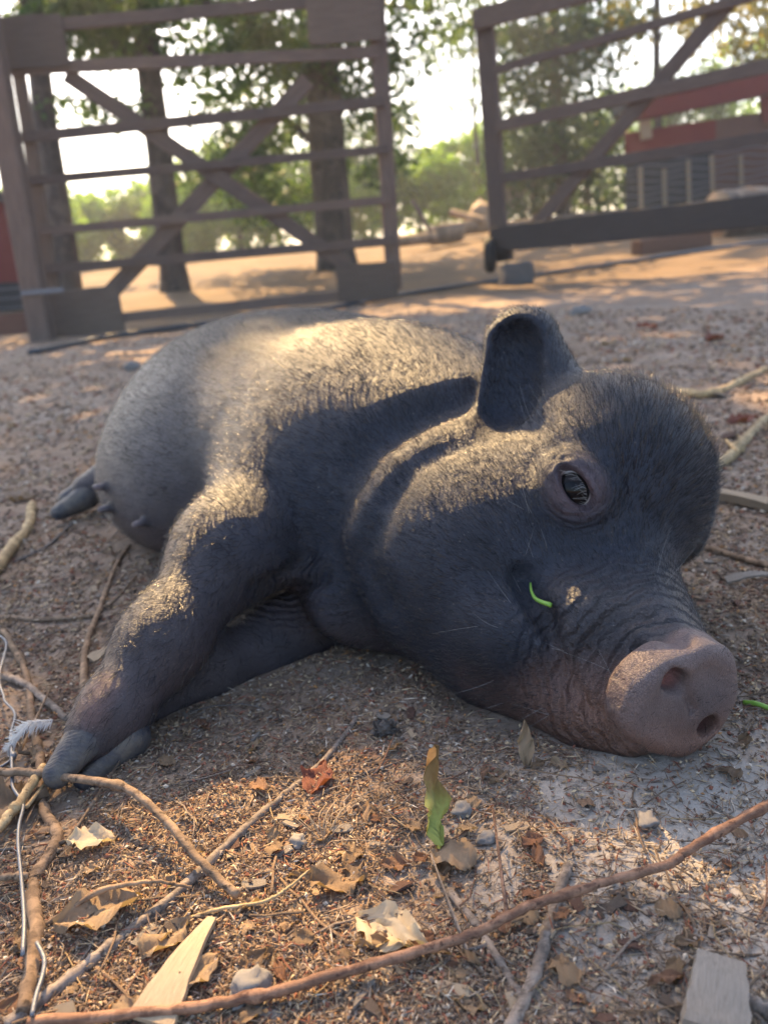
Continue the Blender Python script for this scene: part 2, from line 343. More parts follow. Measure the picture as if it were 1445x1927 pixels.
# distant paddock fence with an X brace
dp = vert_plane((0, 17), (5, 16.6)); dk = 17 / 1450
pf = empty('paddock_fence', (*dp(1030, 400)[:2], float(gz(*dp(1030, 400)[:2]))), 'far paddock fence of pale posts with one crossed brace', 'fence')
for x, y0, y1, mt in ((958, 345, 410, 'grey_wood'), (1002, 336, 412, 'pale_wood'), (1104, 318, 396, 'pale_wood')):
    board('post', dp(x, y0), dp(x + 3, y1), 10 * dk, .1, mt, pf, dp.n)
board('brace', dp(958, 348, .09), dp(1000, 404, .09), 6 * dk, .04, 'grey_wood', pf, dp.n); board('brace', dp(1000, 342, .15), dp(960, 396, .15), 6 * dk, .04, 'grey_wood', pf, dp.n)
for j in range(4): obj('wire', tube_mesh('wire', [dp(x, 345 + 15 * j - (x - 958) * .13, .12) - np.array(pf.location) for x in (950, 1050, 1180)], .006, 4), MAT['wire'], pf)
# wood heap in the gap between the gates
for i, (x, y, Y, L, rr, az) in enumerate(((838, 440, 13.5, .55, .16, .3), (806, 446, 13.2, .4, .11, 1.2), (870, 430, 14.2, .9, .12, .15), (905, 405, 14.6, .35, .21, 1.4), (880, 408, 14.4, .8, .07, 2.2), (780, 452, 12.8, .7, .08, .1), (965, 425, 14.5, .8, .09, .2), (1060, 415, 14.8, 1.2, .10, .1), (1150, 405, 14.4, .7, .09, .2))):
    c = P(x, y, Y); d = np.array([math.cos(az), math.sin(az), .25 if i in (3, 4) else .03]); g0 = float(gz(c[0], c[1]))
    c[2] = max(min(c[2], g0 + .55), g0 + rr * .8)
    o = empty('cut_log', c, ('stubby', 'small dark', 'long', 'upended pale', 'leaning', 'thin', 'weathered', 'low flat', 'short')[i] + ' cut log in the wood heap beyond the gates', 'log', 'logs of the wood heap')
    obj('bark', tube_mesh('bark', [d * s for s in np.linspace(-L / 2, L / 2, 6)], rr, 12, .1, i, False), MAT['log_bark'], o)
    for s in (-1, 1): obj('cut_end', tube_mesh('cut_end', [d * s * (L / 2 - .01), d * s * (L / 2 + .002)], rr * .96, 12), MAT['log_end'], o)
o = obj('leaning_stake', tube_mesh('leaning_stake', [P(775, 375, 13), P(800, 418, 13), P(815, 446, 13)], .035, 7, .2), MAT['twig_grey']); tag(o, 'thin grey stake leaning against the wood heap', 'stake')

# ================================================================ trees and bushes
SHADES = {'dark': ((.038, .072, .030), (.070, .110, .040)), 'mid': ((.055, .105, .030), (.105, .165, .045)), 'bright': ((.13, .24, .028), (.26, .40, .06)), 'yellow': ((.14, .14, .03), (.24, .20, .05))}  # 'bright' puts the hedge's backlit sunshine into the leaf colour
def leaf_cloud(name, clumps, shade, size, seed):
    """clumps: (centre, radii, count). Leaf-sized kinked quads through the volume, thinned by noise so gaps open."""
    r_ = np.random.default_rng(seed); cs = []
    size *= .80
    for c, rad, n in clumps:
        n = int(n * 1.7)
        u = r_.normal(size=(int(n * 2.2), 3)); u /= np.linalg.norm(u, axis=1, keepdims=True); u *= r_.random((len(u), 1)) ** (1 / 2.4)
        p = np.array(c) + u * np.array(rad)
        s = min(rad) * .45
        g = vnoise(p[:, 0] / s + p[:, 1] * .7 / s, p[:, 2] / s, seed) + .5 * vnoise(p[:, 0] * 2.3 / s, p[:, 2] * 2.3 / s + p[:, 1] / s, seed + 9)
        p = p[g > -.05][:n]; cs.append(p)
    p = np.concatenate(cs); n = len(p)
    a = r_.normal(size=(n, 3)); a[:, 2] -= .5; a /= np.linalg.norm(a, axis=1, keepdims=True)
    b = r_.normal(size=(n, 3)); b -= a * (a * b).sum(1, keepdims=True); b /= np.linalg.norm(b, axis=1, keepdims=True); c = np.cross(a, b)
    L = size * (.6 + .8 * r_.random((n, 1))); W = L * .38
    V = np.stack([p, p + a * L * .45 + b * W + c * L * .08, p + a * L, p + a * L * .45 - b * W + c * L * .08], 1).reshape(-1, 3)
    Fq = np.arange(n * 4).reshape(n, 4)
    me = mesh_from(name, V, Fq, False)
    lo, hi = SHADES[shade]; t = r_.random((n, 1)) ** 1.3; col = np.array(lo) + (np.array(hi) - np.array(lo)) * t
    col *= .85 + .3 * r_.random((n, 1)); vcol(me, 'tint', np.repeat(col, 4, 0)); return me
def tree(name, label, base, top, r0, r1, clumps, shade, size, seed, limbs=(), group='trees beyond the gates'):
    base = np.array(base, float); base[2] = float(gz(base[0], base[1])) - .1; top = np.array(top, float)
    t = empty(name, base, label, 'tree', group)
    mid = (base + top) / 2 + np.array([rng.normal() * .08, 0, 0])
    pts = spline([base, base * .8 + top * .2, mid, top], 14) - base; rad = np.linspace(r0, r1, 14); rad[0] *= 1.2; rad[1] *= 1.06
    tr = obj('trunk', tube_mesh('trunk', pts, rad, 14, .12, seed), MAT['tree_bark'], t)
    for a, b, r in limbs: obj('limb', tube_mesh('limb', spline([np.array(a) - base, (np.array(a) + np.array(b)) / 2 + (0, 0, .15) - base, np.array(b) - base], 8), np.linspace(r, r * .3, 8), 7, .15, seed), MAT['tree_bark'], t)
    obj('crown', leaf_cloud('crown', [(np.array(c) - base, r, n) for c, r, n in clumps], shade, size, seed), MAT['tree_leaf'], t)
    return t
def PC(px, py, Y, rx, rz, n, ry=None):                  # a leaf clump given by its place and its size in metres
    return (P(px, py, Y), (rx, ry or rx, rz), n)
# canopy of unseen leaves, added to shade the yard with gaps shaped for sun patches
def sun_gap(g):
    e = lambda x, y, rx, ry: np.exp(-((((g[:, 0] - x) / rx) ** 2 + ((g[:, 1] - y) / ry) ** 2) ** 2))
    o = np.zeros(len(g))
    for a in ((-.13, .36, .16, .15), (.06, .58, .19, .15), (.30, .44, .19, .13), (-.15, .50, .13, .11), (-.60, .62, .10, .06), (.8, 1.5, .15, .12), (-1.0, 1.6, .2, .12), (.1, 2.2, .2, .15), (-.9, 3.6, .5, .35), (.3, 4.6, .9, .5), (-1.4, 5.2, .6, .4)): o = np.maximum(o, e(*a))
    return np.maximum(o, np.clip((g[:, 1] - 5.2) / 1.5, 0, .33))
def shade_canopy(Yc, n, seed, thick=1.2):
    r_ = np.random.default_rng(seed); g = np.stack([r_.uniform(-2.6, 4.2, n), r_.uniform(-1.2, 7.5, n)], 1)
    t = (Yc + r_.normal(size=n) * thick - g[:, 1]) / SUN[1]; p = np.concatenate([g + SUN[:2] * t[:, None], (SUN[2] * t)[:, None]], 1)
    keep = (r_.random(n) > sun_gap(g) * 1.02) & (p[:, 2] > 3.2 + .12 * (p[:, 1] - 8)) & (p[:, 2] / np.maximum(p[:, 1], 1) > .335)
    return p[keep]
def far_shade_canopy(n, seed):  # leaves added on the sun's path to break up light on the far ground
    r_ = np.random.default_rng(seed); g = np.stack([r_.uniform(-6, 7, n), r_.uniform(5.5, 14, n)], 1)
    t = (15.5 + r_.normal(size=n) * .8 - g[:, 1]) / SUN[1]; p = np.concatenate([g + SUN[:2] * t[:, None], (SUN[2] * t)[:, None]], 1)
    return p[(vnoise(g[:, 0] / 1.1, g[:, 1] / .8, seed) + .5 * vnoise(g[:, 0] / .4, g[:, 1] / .35, seed + 1) > -.12) & (p[:, 2] > 4.6)]
def canopy_mesh(name, p, shade, size, seed):
    r_ = np.random.default_rng(seed); n = len(p); me = None
    a = r_.normal(size=(n, 3)); a[:, 2] -= .4; a /= np.linalg.norm(a, axis=1, keepdims=True)
    b = r_.normal(size=(n, 3)); b -= a * (a * b).sum(1, keepdims=True); b /= np.linalg.norm(b, axis=1, keepdims=True)
    L = size * (.7 + .6 * r_.random((n, 1))); W = L * .42
    V = np.stack([p - a * L * .5, p + b * W, p + a * L * .5, p - b * W], 1).reshape(-1, 3)
    me = mesh_from(name, V, np.arange(n * 4).reshape(n, 4), False)
    lo, hi = SHADES[shade]; vcol(me, 'tint', np.repeat(np.array(lo) + (np.array(hi) - np.array(lo)) * r_.random((n, 1)), 4, 0)); return me
T1 = P(325, 520, 9.5); T2 = P(632, 475, 10.5); T3 = P(118, 500, 8.8)
t1 = tree('leafy_tree', 'slim dark trunk behind the left of the crossed braces', T1, P(235, -260, 9.5), .165, .12,
     [PC(330, 40, 9.6, 1.5, .42, 1500), PC(180, 50, 9.2, .9, .35, 800), PC(420, 110, 9.8, .8, .4, 700), PC(230, 210, 9.4, .5, .2, 130), PC(520, 60, 10, .8, .4, 700)], 'mid', .10, 11,
     [(P(255, 60, 9.5), P(460, 10, 9.7), .05), (P(275, 250, 9.5), P(100, 190, 9.2), .035), (P(255, 110, 9.5), P(90, 60, 9.2), .05)])
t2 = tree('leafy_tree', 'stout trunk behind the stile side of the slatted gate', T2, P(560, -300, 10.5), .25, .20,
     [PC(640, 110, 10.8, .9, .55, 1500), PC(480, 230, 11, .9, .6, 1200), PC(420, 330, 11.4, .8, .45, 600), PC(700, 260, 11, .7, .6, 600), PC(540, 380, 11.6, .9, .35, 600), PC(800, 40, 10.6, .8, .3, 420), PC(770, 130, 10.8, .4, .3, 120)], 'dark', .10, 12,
     [(P(580, 60, 10.5), P(810, 20, 10.4), .06), (P(600, 280, 10.5), P(450, 190, 10.9), .05)])
t3 = tree('leafy_tree', 'leaning trunk close behind the gate post', T3, P(35, -200, 8.8), .14, .10,
     [PC(90, 40, 8.9, .8, .4, 700), PC(200, 20, 9, .6, .3, 400), PC(140, 205, 9, .5, .16, 120)], 'mid', .09, 13)
obj('crown', None or canopy_mesh('crown', shade_canopy(7.8, 15000, 31, .7) - np.array(t1.location), 'mid', .155, 41), MAT['tree_leaf'], t1)  # added leaf layer above the view, shaped to filter the sun
obj('crown', canopy_mesh('crown', shade_canopy(9.2, 12000, 32, .7) - np.array(t2.location), 'dark', .155, 42), MAT['tree_leaf'], t2)  # second added layer of unseen leaves for the yard's shade
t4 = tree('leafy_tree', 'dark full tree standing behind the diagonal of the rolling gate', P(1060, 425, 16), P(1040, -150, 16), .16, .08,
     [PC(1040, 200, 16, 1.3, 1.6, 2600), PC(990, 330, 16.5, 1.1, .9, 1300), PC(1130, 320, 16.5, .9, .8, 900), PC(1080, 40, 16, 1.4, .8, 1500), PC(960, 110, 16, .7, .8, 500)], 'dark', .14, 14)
obj('crown', canopy_mesh('crown', far_shade_canopy(13000, 33) - np.array(t4.location), 'dark', .24, 43), MAT['tree_leaf'], t4)  # extra leaves added to shade the ground beyond the gates
tree('leafy_tree', 'thin straight tree with a sparse crown above the red shelter', P(1242, 420, 15), P(1236, -150, 15), .08, .06,
     [PC(1340, 30, 15, .9, .6, 420), PC(1180, 60, 15, .6, .6, 200), PC(1440, 60, 14, .6, .8, 420)], 'yellow', .14, 15)
tree('leafy_tree', 'young tree with scattered leaves in the gap between the gates', P(905, 430, 19), P(890, -60, 19), .07, .03,
     [PC(900, 60, 19, .9, 1.0, 500), PC(870, 190, 19, .5, .5, 100), PC(830, 90, 19, .9, .5, 200), PC(760, 200, 19, .4, .8, 160)], 'mid', .13, 16)
BUSH = ['bush beyond the red hut', 'bush low behind the gate post side of the slats', 'bush left of the slim dark trunk', 'bush at the foot of the slim dark trunk', 'low bush under the crossing of the braces', 'tall bush behind the crossing of the braces', 'low bush right of the crossing of the braces', 'tall shady bush left of the stout trunk', 'bush close against the stout trunk', 'low bush at the foot of the stout trunk', 'tall shady bush at the free end of the slatted gate', 'broad bush behind the leaning stake', 'bush behind the wood heap', 'bush behind the stile of the rolling gate', 'bush behind the paddock fence', 'tall bush left of the red shelter', 'tall bush seen through the open bay of the shelter', 'tallest bush rising behind the shelter roof']
def bush(name, label, px, Y, w, h, n, shade, seed, size=.13):
    b = P(px, 440, Y); b[2] = float(gz(b[0], b[1]))
    e = empty(name, b, label, 'bush', 'bushes along the far side of the yard')
    obj('stem', tube_mesh('stem', [(0, 0, -.1), (.03, 0, h * .4), (-.05, .05, h * .8)], [.07, .05, .02], 7), MAT['tree_bark'], e)
    obj('foliage', leaf_cloud('foliage', [((0, 0, h * .5), (w, .8, h * .52), n), ((w * .4, .1, h * .75), (w * .45, .6, h * .35), n // 3), ((-w * .45, 0, h * .68), (w * .4, .6, h * .3), n // 3)], shade, size, seed), MAT['tree_leaf'], e)
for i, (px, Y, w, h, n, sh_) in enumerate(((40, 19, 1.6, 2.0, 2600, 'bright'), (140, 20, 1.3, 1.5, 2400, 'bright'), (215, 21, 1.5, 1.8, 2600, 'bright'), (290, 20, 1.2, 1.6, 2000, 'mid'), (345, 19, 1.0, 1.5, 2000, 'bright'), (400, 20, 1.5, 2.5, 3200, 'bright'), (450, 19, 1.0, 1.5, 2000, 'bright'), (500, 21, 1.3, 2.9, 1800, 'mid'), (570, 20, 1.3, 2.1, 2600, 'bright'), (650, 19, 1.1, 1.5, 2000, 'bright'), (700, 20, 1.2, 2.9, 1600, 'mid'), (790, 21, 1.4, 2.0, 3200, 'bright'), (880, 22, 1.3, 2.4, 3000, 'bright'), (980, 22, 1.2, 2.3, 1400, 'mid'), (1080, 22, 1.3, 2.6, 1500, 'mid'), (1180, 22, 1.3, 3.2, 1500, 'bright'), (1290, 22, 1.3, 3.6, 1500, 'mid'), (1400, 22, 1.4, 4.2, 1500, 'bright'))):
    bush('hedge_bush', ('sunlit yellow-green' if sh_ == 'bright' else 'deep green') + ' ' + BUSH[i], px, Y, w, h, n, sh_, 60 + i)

# ================================================================ added haze volume standing in for the lens's veiling glare
bm = bmesh.new(); bmesh.ops.create_cube(bm, size=1); hme = bpy.data.meshes.new('glare_haze'); bm.to_mesh(hme); bm.free()
hz = obj('glare_haze', hme); hz.scale = (340, 280, 16); hz.location = (0, 90, 6.2); hz['kind'] = 'stuff'
hmat = bpy.data.materials.new('glare_haze'); hmat.use_nodes = True; ht = hmat.node_tree; ht.nodes.remove(ht.nodes['Principled BSDF'])
pv = ht.nodes.new('ShaderNodeVolumePrincipled'); pv.inputs['Density'].default_value = .0042; pv.inputs['Color'].default_value = (.86, .92, 1, 1); pv.inputs['Anisotropy'].default_value = .55
ht.links.new(pv.outputs[0], ht.nodes['Material Output'].inputs['Volume']); hme.materials.append(hmat)

# ================================================================ the pig
# ---------------------------------------------------------------- the pig's body as a distance field
def nrm(v):
    v = np.array(v, float); return v / np.linalg.norm(v)
def frame(a, b):
    a = nrm(a); b = np.array(b, float); b = nrm(b - a * (a @ b)); return np.stack([a, b, np.cross(a, b)])
def d_ell(p, c, r, fr=None):
    q = p - np.asarray(c, np.float32)
    if fr is not None: q = q @ fr.T.astype(np.float32)
    r = np.asarray(r, np.float32)
    k0 = np.sqrt(((q / r) ** 2).sum(-1)) + 1e-9
    k1 = np.sqrt(((q / (r * r)) ** 2).sum(-1)) + 1e-9
    return k0 * (k0 - 1.0) / k1
def d_cap(p, a, b, ra, rb):
    a = np.asarray(a, np.float32); b = np.asarray(b, np.float32); ab = b - a
    t = np.clip(((p - a) @ ab) / (ab @ ab), 0, 1)
    return np.sqrt((((p - a) - t[:, None] * ab) ** 2).sum(-1)) - (ra + (rb - ra) * t)
def d_path(p, pts, w):                               # distance to a polyline, minus w
    d = None
    for a, b in zip(pts[:-1], pts[1:]):
        e = d_cap(p, a, b, w, w); d = e if d is None else np.minimum(d, e)
    return d
def smin(a, b, k):
    h = np.maximum(k - np.abs(a - b), 0) / k
    return np.minimum(a, b) - h * h * k * 0.25
def smax(a, b, k): return -smin(-a, -b, k)

def grad(f, V, e=.0008):
    g = np.zeros_like(V)
    for i in range(3):
        o = np.zeros(3); o[i] = e; g[:, i] = f(V + o) - f(V - o)
    return g / (np.linalg.norm(g, axis=1, keepdims=True) + 1e-12)
AX = nrm((-.34, .94, 0)); VE = nrm((-.94, -.34, 0)); UP = np.array([0, 0, 1.])
BF = np.stack([AX, VE, UP])
SN = nrm((.30, -.95, -.02))                           # where the snout disc faces
RV = nrm((-.62, -.25, .72))                           # the pig's right side (the upper side as it lies)
SR = nrm(RV - SN * (RV @ SN)); SU = np.cross(SR, SN)  # disc frame: right, dorsal
DC = P(1284, 1320, .440)                              # disc centre
EYE = P(1083, 918, .556)
EF = frame(P(1112, 962, .55) - P(1058, 878, .565), nrm(C - EYE))   # along the lid slit, out of the head
def prims():
    L = []
    E = lambda c, r, fr=None, k=.05: L.append(('e', c, r, fr, k))
    K = lambda a, b, ra, rb, k=.03: L.append(('c', a, b, ra, rb, k))
    # trunk
    E((-.090, 1.12, .126), (.345, .255, .146), BF, .06)
    E((-.190, 1.10, .105), (.23, .185, .118), BF, .08)
    E((-.170, 1.27, .125), (.21, .20, .130), BF, .08)
    E((-.00, .88, .138), (.19, .185, .136), BF, .06)
    E((-.035, .80, .112), (.125, .12, .118), BF, .04)       # shoulder
    E((.03, .735, .085), (.12, .105, .088), None, .04)      # breast
    E((.005, .655, .046), (.085, .062, .050), None, .05)    # dewlap
    E((-.235, 1.02, .078), (.19, .135, .088), BF, .06)      # belly
    E((.09, .77, .118), (.13, .14, .112), None, .05)        # neck
    # upper fore leg
    K(P(530, 930, .775), P(430, 1035, .665), .068, .043, .045)
    K(P(430, 1035, .665), P(305, 1210, .572), .043, .029, .04)
    K(P(305, 1210, .572), P(215, 1335, .524), .031, .0240, .035)
    K(P(215, 1335, .524), P(175, 1385, .506), .0240, .0205, .02)
    # lower fore leg
    K(P(640, 1150, .71), P(520, 1205, .665), .042, .034, .012)
    K(P(520, 1205, .665), P(400, 1258, .620), .033, .027, .02)
    K(P(400, 1258, .620), P(270, 1330, .57), .026, .018, .02)
    # hind leg
    K((-.36, 1.24, .050), (-.425, 1.205, .046), .045, .030, .02)
    K((-.425, 1.205, .046), (-.465, 1.190, .033), .030, .026, .02)
    # head
    E(P(1112, 905, .655), (.088, .096, .094), None, .03)   # skull
    E(P(1178, 905, .668), (.070, .070, .080), None, .04)   # brow of the far side
    E(P(1270, 975, .685), (.026, .04, .044), None, .03)
    E(P(905, 1030, .645), (.112, .115, .100), None, .035)  # cheek
    E(P(800, 1000, .685), (.095, .105, .092), None, .030)  # jowl
    E(P(960, 1160, .585), (.075, .07, .062), None, .04)
    K(P(1110, 1060, .60), P(1240, 1272, .480), .062, .042, .035)   # muzzle
    K(P(960, 1220, .560), P(1105, 1325, .492), .052, .032, .03)    # lower jaw
    K(P(1105, 1325, .492), P(1180, 1365, .465), .030, .022, .015)
    E(P(1080, 1190, .53), (.028, .034, .040), None, .02)   # upper lip
    return L
PRIMS = prims()
FEAT = []
def d_disc(p):
    q = p - DC.astype(np.float32)
    n = q @ SN.astype(np.float32); x = q @ DX.astype(np.float32); y = q @ DY.astype(np.float32)
    th = np.arctan2(y, x)
    a = .0440 * (1 + .05 * np.cos(2 * th) - .05 * np.cos(3 * th + .5) + .018 * np.cos(5 * th + 1.1) + .010 * np.cos(9 * th + .4))
    rr = np.sqrt(x * x + y * y) - (a - .006)
    hh = np.abs(n + .010 + .03 * rr - .0025 * np.exp(-(rr + .004) ** 2 / 4e-5)) - (.014 - .006)
    return np.sqrt(np.maximum(rr, 0) ** 2 + np.maximum(hh, 0) ** 2) + np.minimum(np.maximum(rr, hh), 0) - .006
DX = nrm(R - SN * (R @ SN)); DY = np.cross(DX, SN); DY = DY if DY @ U > 0 else -DY
def pig_sdf(p):
    p = np.asarray(p, np.float32)
    d = None
    for q in PRIMS:
        if q[0] == 'e': e = d_ell(p, q[1], q[2], q[3]); k = q[4]
        else: e = d_cap(p, *q[1:5]); k = q[5]
        d = e if d is None else smin(d, e, k)
    d = smin(d, d_disc(p), .012)
    for op, fn, k, lo, hi in FEAT:
        m = ((p > lo) & (p < hi)).all(1)
        if not m.any(): continue
        e = fn(p[m])
        d[m] = smin(d[m], e, k) if op == '+' else smax(d[m], -e, k)
    return d
def S(px, py, push=0.):                                  # the point of the body seen at a place of the picture
    r = ray(px, py); r = r / np.linalg.norm(r); t = .3
    for _ in range(90):
        e = float(pig_sdf((C + r * t)[None])[0]); t += e * .8
        if abs(e) < 2e-4: break
    p = C + r * t
    if push: p = p + grad(pig_sdf, p[None])[0] * push
    return p
def feat(op, fn, k, pts, rad):
    pts = np.array(pts); FEAT.append((op, fn, k, (pts.min(0) - rad - 2 * k - .006).astype(np.float32), (pts.max(0) + rad + 2 * k + .006).astype(np.float32)))
def groove(px, w, k, push=0., op='-'):
    pts = [S(x, y, push) for x, y in px]
    feat(op, lambda p: d_path(p, pts, w), k, pts, w)
def blob(op, c, r, k, fr=None):
    feat(op, lambda p: d_ell(p, c, r, fr), k, [c], max(r))
def cone(op, a, b, ra, rb, k):
    feat(op, lambda p: d_cap(p, a, b, ra, rb), k, [a, b], max(ra, rb))
def disc_pt(px, py, h=0.):
    r = ray(px, py); t = ((DC - C) @ SN + h) / (r @ SN); return C + r * t
def features():
    # folds of neck, jowl and shoulder
    groove([(905, 735), (800, 775), (700, 835), (645, 920), (612, 1010), (640, 1110), (700, 1220)], .010, .035, .002)
    groove([(1000, 795), (950, 805), (860, 832), (785, 870), (715, 960), (680, 1050), (720, 1130)], .004, .030, .002)
    groove([(480, 1105), (530, 1085), (580, 1050)], .002, .014, .0)
    groove([(490, 1120), (560, 1110), (610, 1090)], .002, .012, .0)
    # ear: a cupped leaf that opens to the camera's left
    eb, et = P(1012, 770, .705), P(985, 645, .722)
    cone('+', eb, et, .052, .033, .014)
    cone('+', P(945, 765, .69), P(940, 640, .715), .024, .012, .012)
    cone('-', P(945, 735, .664), P(968, 645, .688), .034, .027, .006)
    cone('-', P(925, 765, .655), P(950, 700, .670), .024, .024, .006)
    # eye: lids round a slit
    blob('+', EYE - EF[1] * .010, (.030, .022, .024), .016, EF)
    groove([(1030, 865), (1075, 862), (1118, 895), (1140, 945)], .0008, .006)
    groove([(1035, 905), (1060, 945), (1095, 975)], .0008, .006)
    blob('-', EYE + EF[1] * .012, (.0225, .018, .0100), .003, EF)
    # mouth corner and lip line
    blob('+', S(1080, 1165, -.012), (.030, .026, .030), .020)
    blob('+', S(950, 1190, -.014), (.034, .030, .030), .025)
    groove([(985, 1088), (1003, 1122), (1030, 1175)], .0095, .010, -.002)
    groove([(1030, 1170), (1048, 1230), (1070, 1280), (1110, 1335), (1150, 1365), (1180, 1392)], .0042, .008)
    groove([(1150, 1370), (1175, 1398)], .0035, .006)
    # wrinkles across the muzzle behind the disc
    groove([(1145, 1245), (1175, 1205), (1225, 1190), (1285, 1205)], .0028, .012)
    groove([(1105, 1225), (1135, 1185), (1190, 1160), (1255, 1170)], .0012, .011)
    # nostrils
    a = disc_pt(1257, 1275); cone('-', a + SN * .006, a - SN * .034 + DY * .004, .0090, .0065, .004)
    a2 = disc_pt(1268, 1282); cone('-', a2 + SN * .006, a2 - SN * .030 + DY * .004, .0075, .0055, .004)
    b = disc_pt(1322, 1360); cone('-', b + SN * .006, b - SN * .034 + DX * .004, .0085, .006, .004)
    cone('-', disc_pt(1290, 1300, .004), disc_pt(1300, 1335, .004), .0022, .0022, .006)
    # teats
    global TEATS; TEATS = []
    for x, y in ((186, 915), (205, 955), (270, 982)):
        q = S(x + (14 if x < 200 else 4), y); n = grad(pig_sdf, q[None])[0]; n = nrm(n * .6 + VE)
        cone('+', q, q + n * .012, .0055, .004, .005); TEATS.append(q + n * .012)
features()

def surface_nets(f, lo, hi, h):
    lo = np.array(lo); n = np.ceil((np.array(hi) - lo) / h).astype(int) + 1
    c = 4                                               # coarse pass first
    nc = (n + c - 1) // c + 1
    def grid(idx, step): return (lo + idx * step).astype(np.float32)
    I = np.stack(np.meshgrid(*[np.arange(m) for m in nc], indexing='ij'), -1).reshape(-1, 3)
    dc = f(grid(I, h * c)).reshape(nc)
    near = np.abs(dc) < h * c * 2.2
    big = near.repeat(c, 0).repeat(c, 1).repeat(c, 2)
    off = c // 2
    val = dc.repeat(c, 0).repeat(c, 1).repeat(c, 2)
    big = np.roll(big, (-off, -off, -off), (0, 1, 2))[:n[0], :n[1], :n[2]]
    val = np.roll(val, (-off, -off, -off), (0, 1, 2))[:n[0], :n[1], :n[2]].astype(np.float32)
    idx = np.argwhere(big)
    out = np.empty(len(idx), np.float32)
    for s in range(0, len(idx), 400000): out[s:s + 400000] = f(grid(idx[s:s + 400000], h))
    val[big] = out
    s = val < 0
    m = np.zeros(tuple(n - 1), np.uint8)
    corners = [(i, j, k) for i in (0, 1) for j in (0, 1) for k in (0, 1)]
    sl = lambda A, o: A[o[0]:o[0] + n[0] - 1, o[1]:o[1] + n[1] - 1, o[2]:o[2] + n[2] - 1]
    for o in corners: m += sl(s, o)
    act = (m > 0) & (m < 8)
    cid = np.argwhere(act)
    vid = np.full(tuple(n - 1), -1, np.int64); vid[act] = np.arange(len(cid))
    acc = np.zeros((len(cid), 3)); cnt = np.zeros(len(cid))
    for o in corners:
        for ax in range(3):
            if o[ax]: continue
            o2 = list(o); o2[ax] = 1
            a = val[tuple((cid + o).T)]; b = val[tuple((cid + o2).T)]
            cr = (a < 0) != (b < 0)
            t = np.where(cr, a / np.where(cr, a - b, 1), 0)
            q = np.repeat(np.array(o, float)[None], len(cid), 0); q[:, ax] = t
            acc[cr] += q[cr]; cnt[cr] += 1
    V = lo + (cid + acc / cnt[:, None]) * h
    Fs = []
    for ax in range(3):
        u, w = (ax + 1) % 3, (ax + 2) % 3
        a = s; b = np.roll(s, -1, ax)
        e = np.argwhere(a != b)
        e = e[(e[:, ax] < n[ax] - 1) & (e[:, u] > 0) & (e[:, w] > 0) & (e[:, u] < n[u] - 1) & (e[:, w] < n[w] - 1)]
        qs = []
        for du, dw in ((-1, -1), (0, -1), (0, 0), (-1, 0)):
            q = e.copy(); q[:, u] += du; q[:, w] += dw; qs.append(vid[tuple(q.T)])
        q = np.stack(qs, 1)
        inside = s[tuple(e.T)]
        q[~inside] = q[~inside][:, ::-1]
        Fs.append(q)
    Fq = np.concatenate(Fs); Fq = Fq[(Fq >= 0).all(1)]
    return V, Fq
# ---------------------------------------------------------------- build the pig
V, Fq = surface_nets(pig_sdf, (-.56, .36, -.02), (.38, 1.60, .34), .0029)
for _ in range(2): V -= grad(pig_sdf, V) * pig_sdf(V)[:, None] * .9
NV = grad(pig_sdf, V, .0015)
def near(p, pts, r):                                    # soft weight round a polyline
    return np.clip(1.5 - np.maximum(d_path(p.astype(np.float32), pts if len(pts) > 1 else [pts[0], pts[0] + 1e-4], 0.), 0) / r, 0, 1) if len(pts) > 1 else np.clip(1.5 - np.linalg.norm(p - pts[0], axis=1) / r, 0, 1)
def lerp(c, w, t): return c + (np.array(t) - c) * w[:, None]
jit = .5 + vnoise(V[:, 0] / .03 + V[:, 2] / .05, V[:, 1] / .03, 21)
w_disc = np.clip(1 - d_disc(V.astype(np.float32)) / .006, 0, 1)
w_jaw = near(V, [P(950, 1220, .55), P(1010, 1280, .53), P(1090, 1345, .485), P(1160, 1375, .455)], .038)
w_muz = near(V, [P(1110, 1200, .52), P(1200, 1210, .47)], .045)
w_eye = near(V, [EYE], .020); w_belly = np.clip((V - np.array([-.19, 1.05, .1])) @ VE / .12, 0, 1) * np.clip(1.3 - V[:, 2] / .14, 0, 1)
w_chest = near(V, [P(560, 1120, .68), P(700, 1220, .63), P(820, 1270, .58)], .035)
colr = np.full((len(V), 3), (.018, .021, .032))
colr = lerp(colr, w_belly * .9, (.066, .052, .054)); colr = lerp(colr, w_chest * .7, (.075, .050, .046)); colr = lerp(colr, w_muz * .55, (.085, .068, .062))
colr = lerp(colr, w_jaw * .9, (.175, .092, .062)); colr = lerp(colr, w_disc * .95, (.150, .106, .096))
w_low = w_disc * np.clip(((DC - V) @ DY) / .03, 0, 1); colr = lerp(colr, w_low * .75, (.20, .100, .066))
colr = lerp(colr, w_eye * .8, (.125, .080, .082))
for px in ((1258, 1275), (1266, 1281), (1322, 1361)):
    q = disc_pt(*px); colr = lerp(colr, near(V, [q - SN * .010], .008), (.26, .10, .09))
colr = lerp(colr, near(V, [P(205, 1300, .52), P(180, 1345, .505)], .012) * .7, (.20, .10, .075))
for q in TEATS: colr = lerp(colr, near(V, [q], .007), (.19, .155, .16))
colr *= (.75 + .5 * jit)[:, None]
me = mesh_from('pig', V, Fq); vcol(me, 'tint', colr)
w_fold = np.clip((np.linalg.norm(V - DC, axis=1) - .040) / .015, 0, 1) * np.clip((.135 - np.linalg.norm(V - DC, axis=1)) / .04, 0, 1)
w_ring = np.clip((np.linalg.norm(V - EYE, axis=1) - .014) / .006, 0, 1) * np.clip((.042 - np.linalg.norm(V - EYE, axis=1)) / .014, 0, 1)
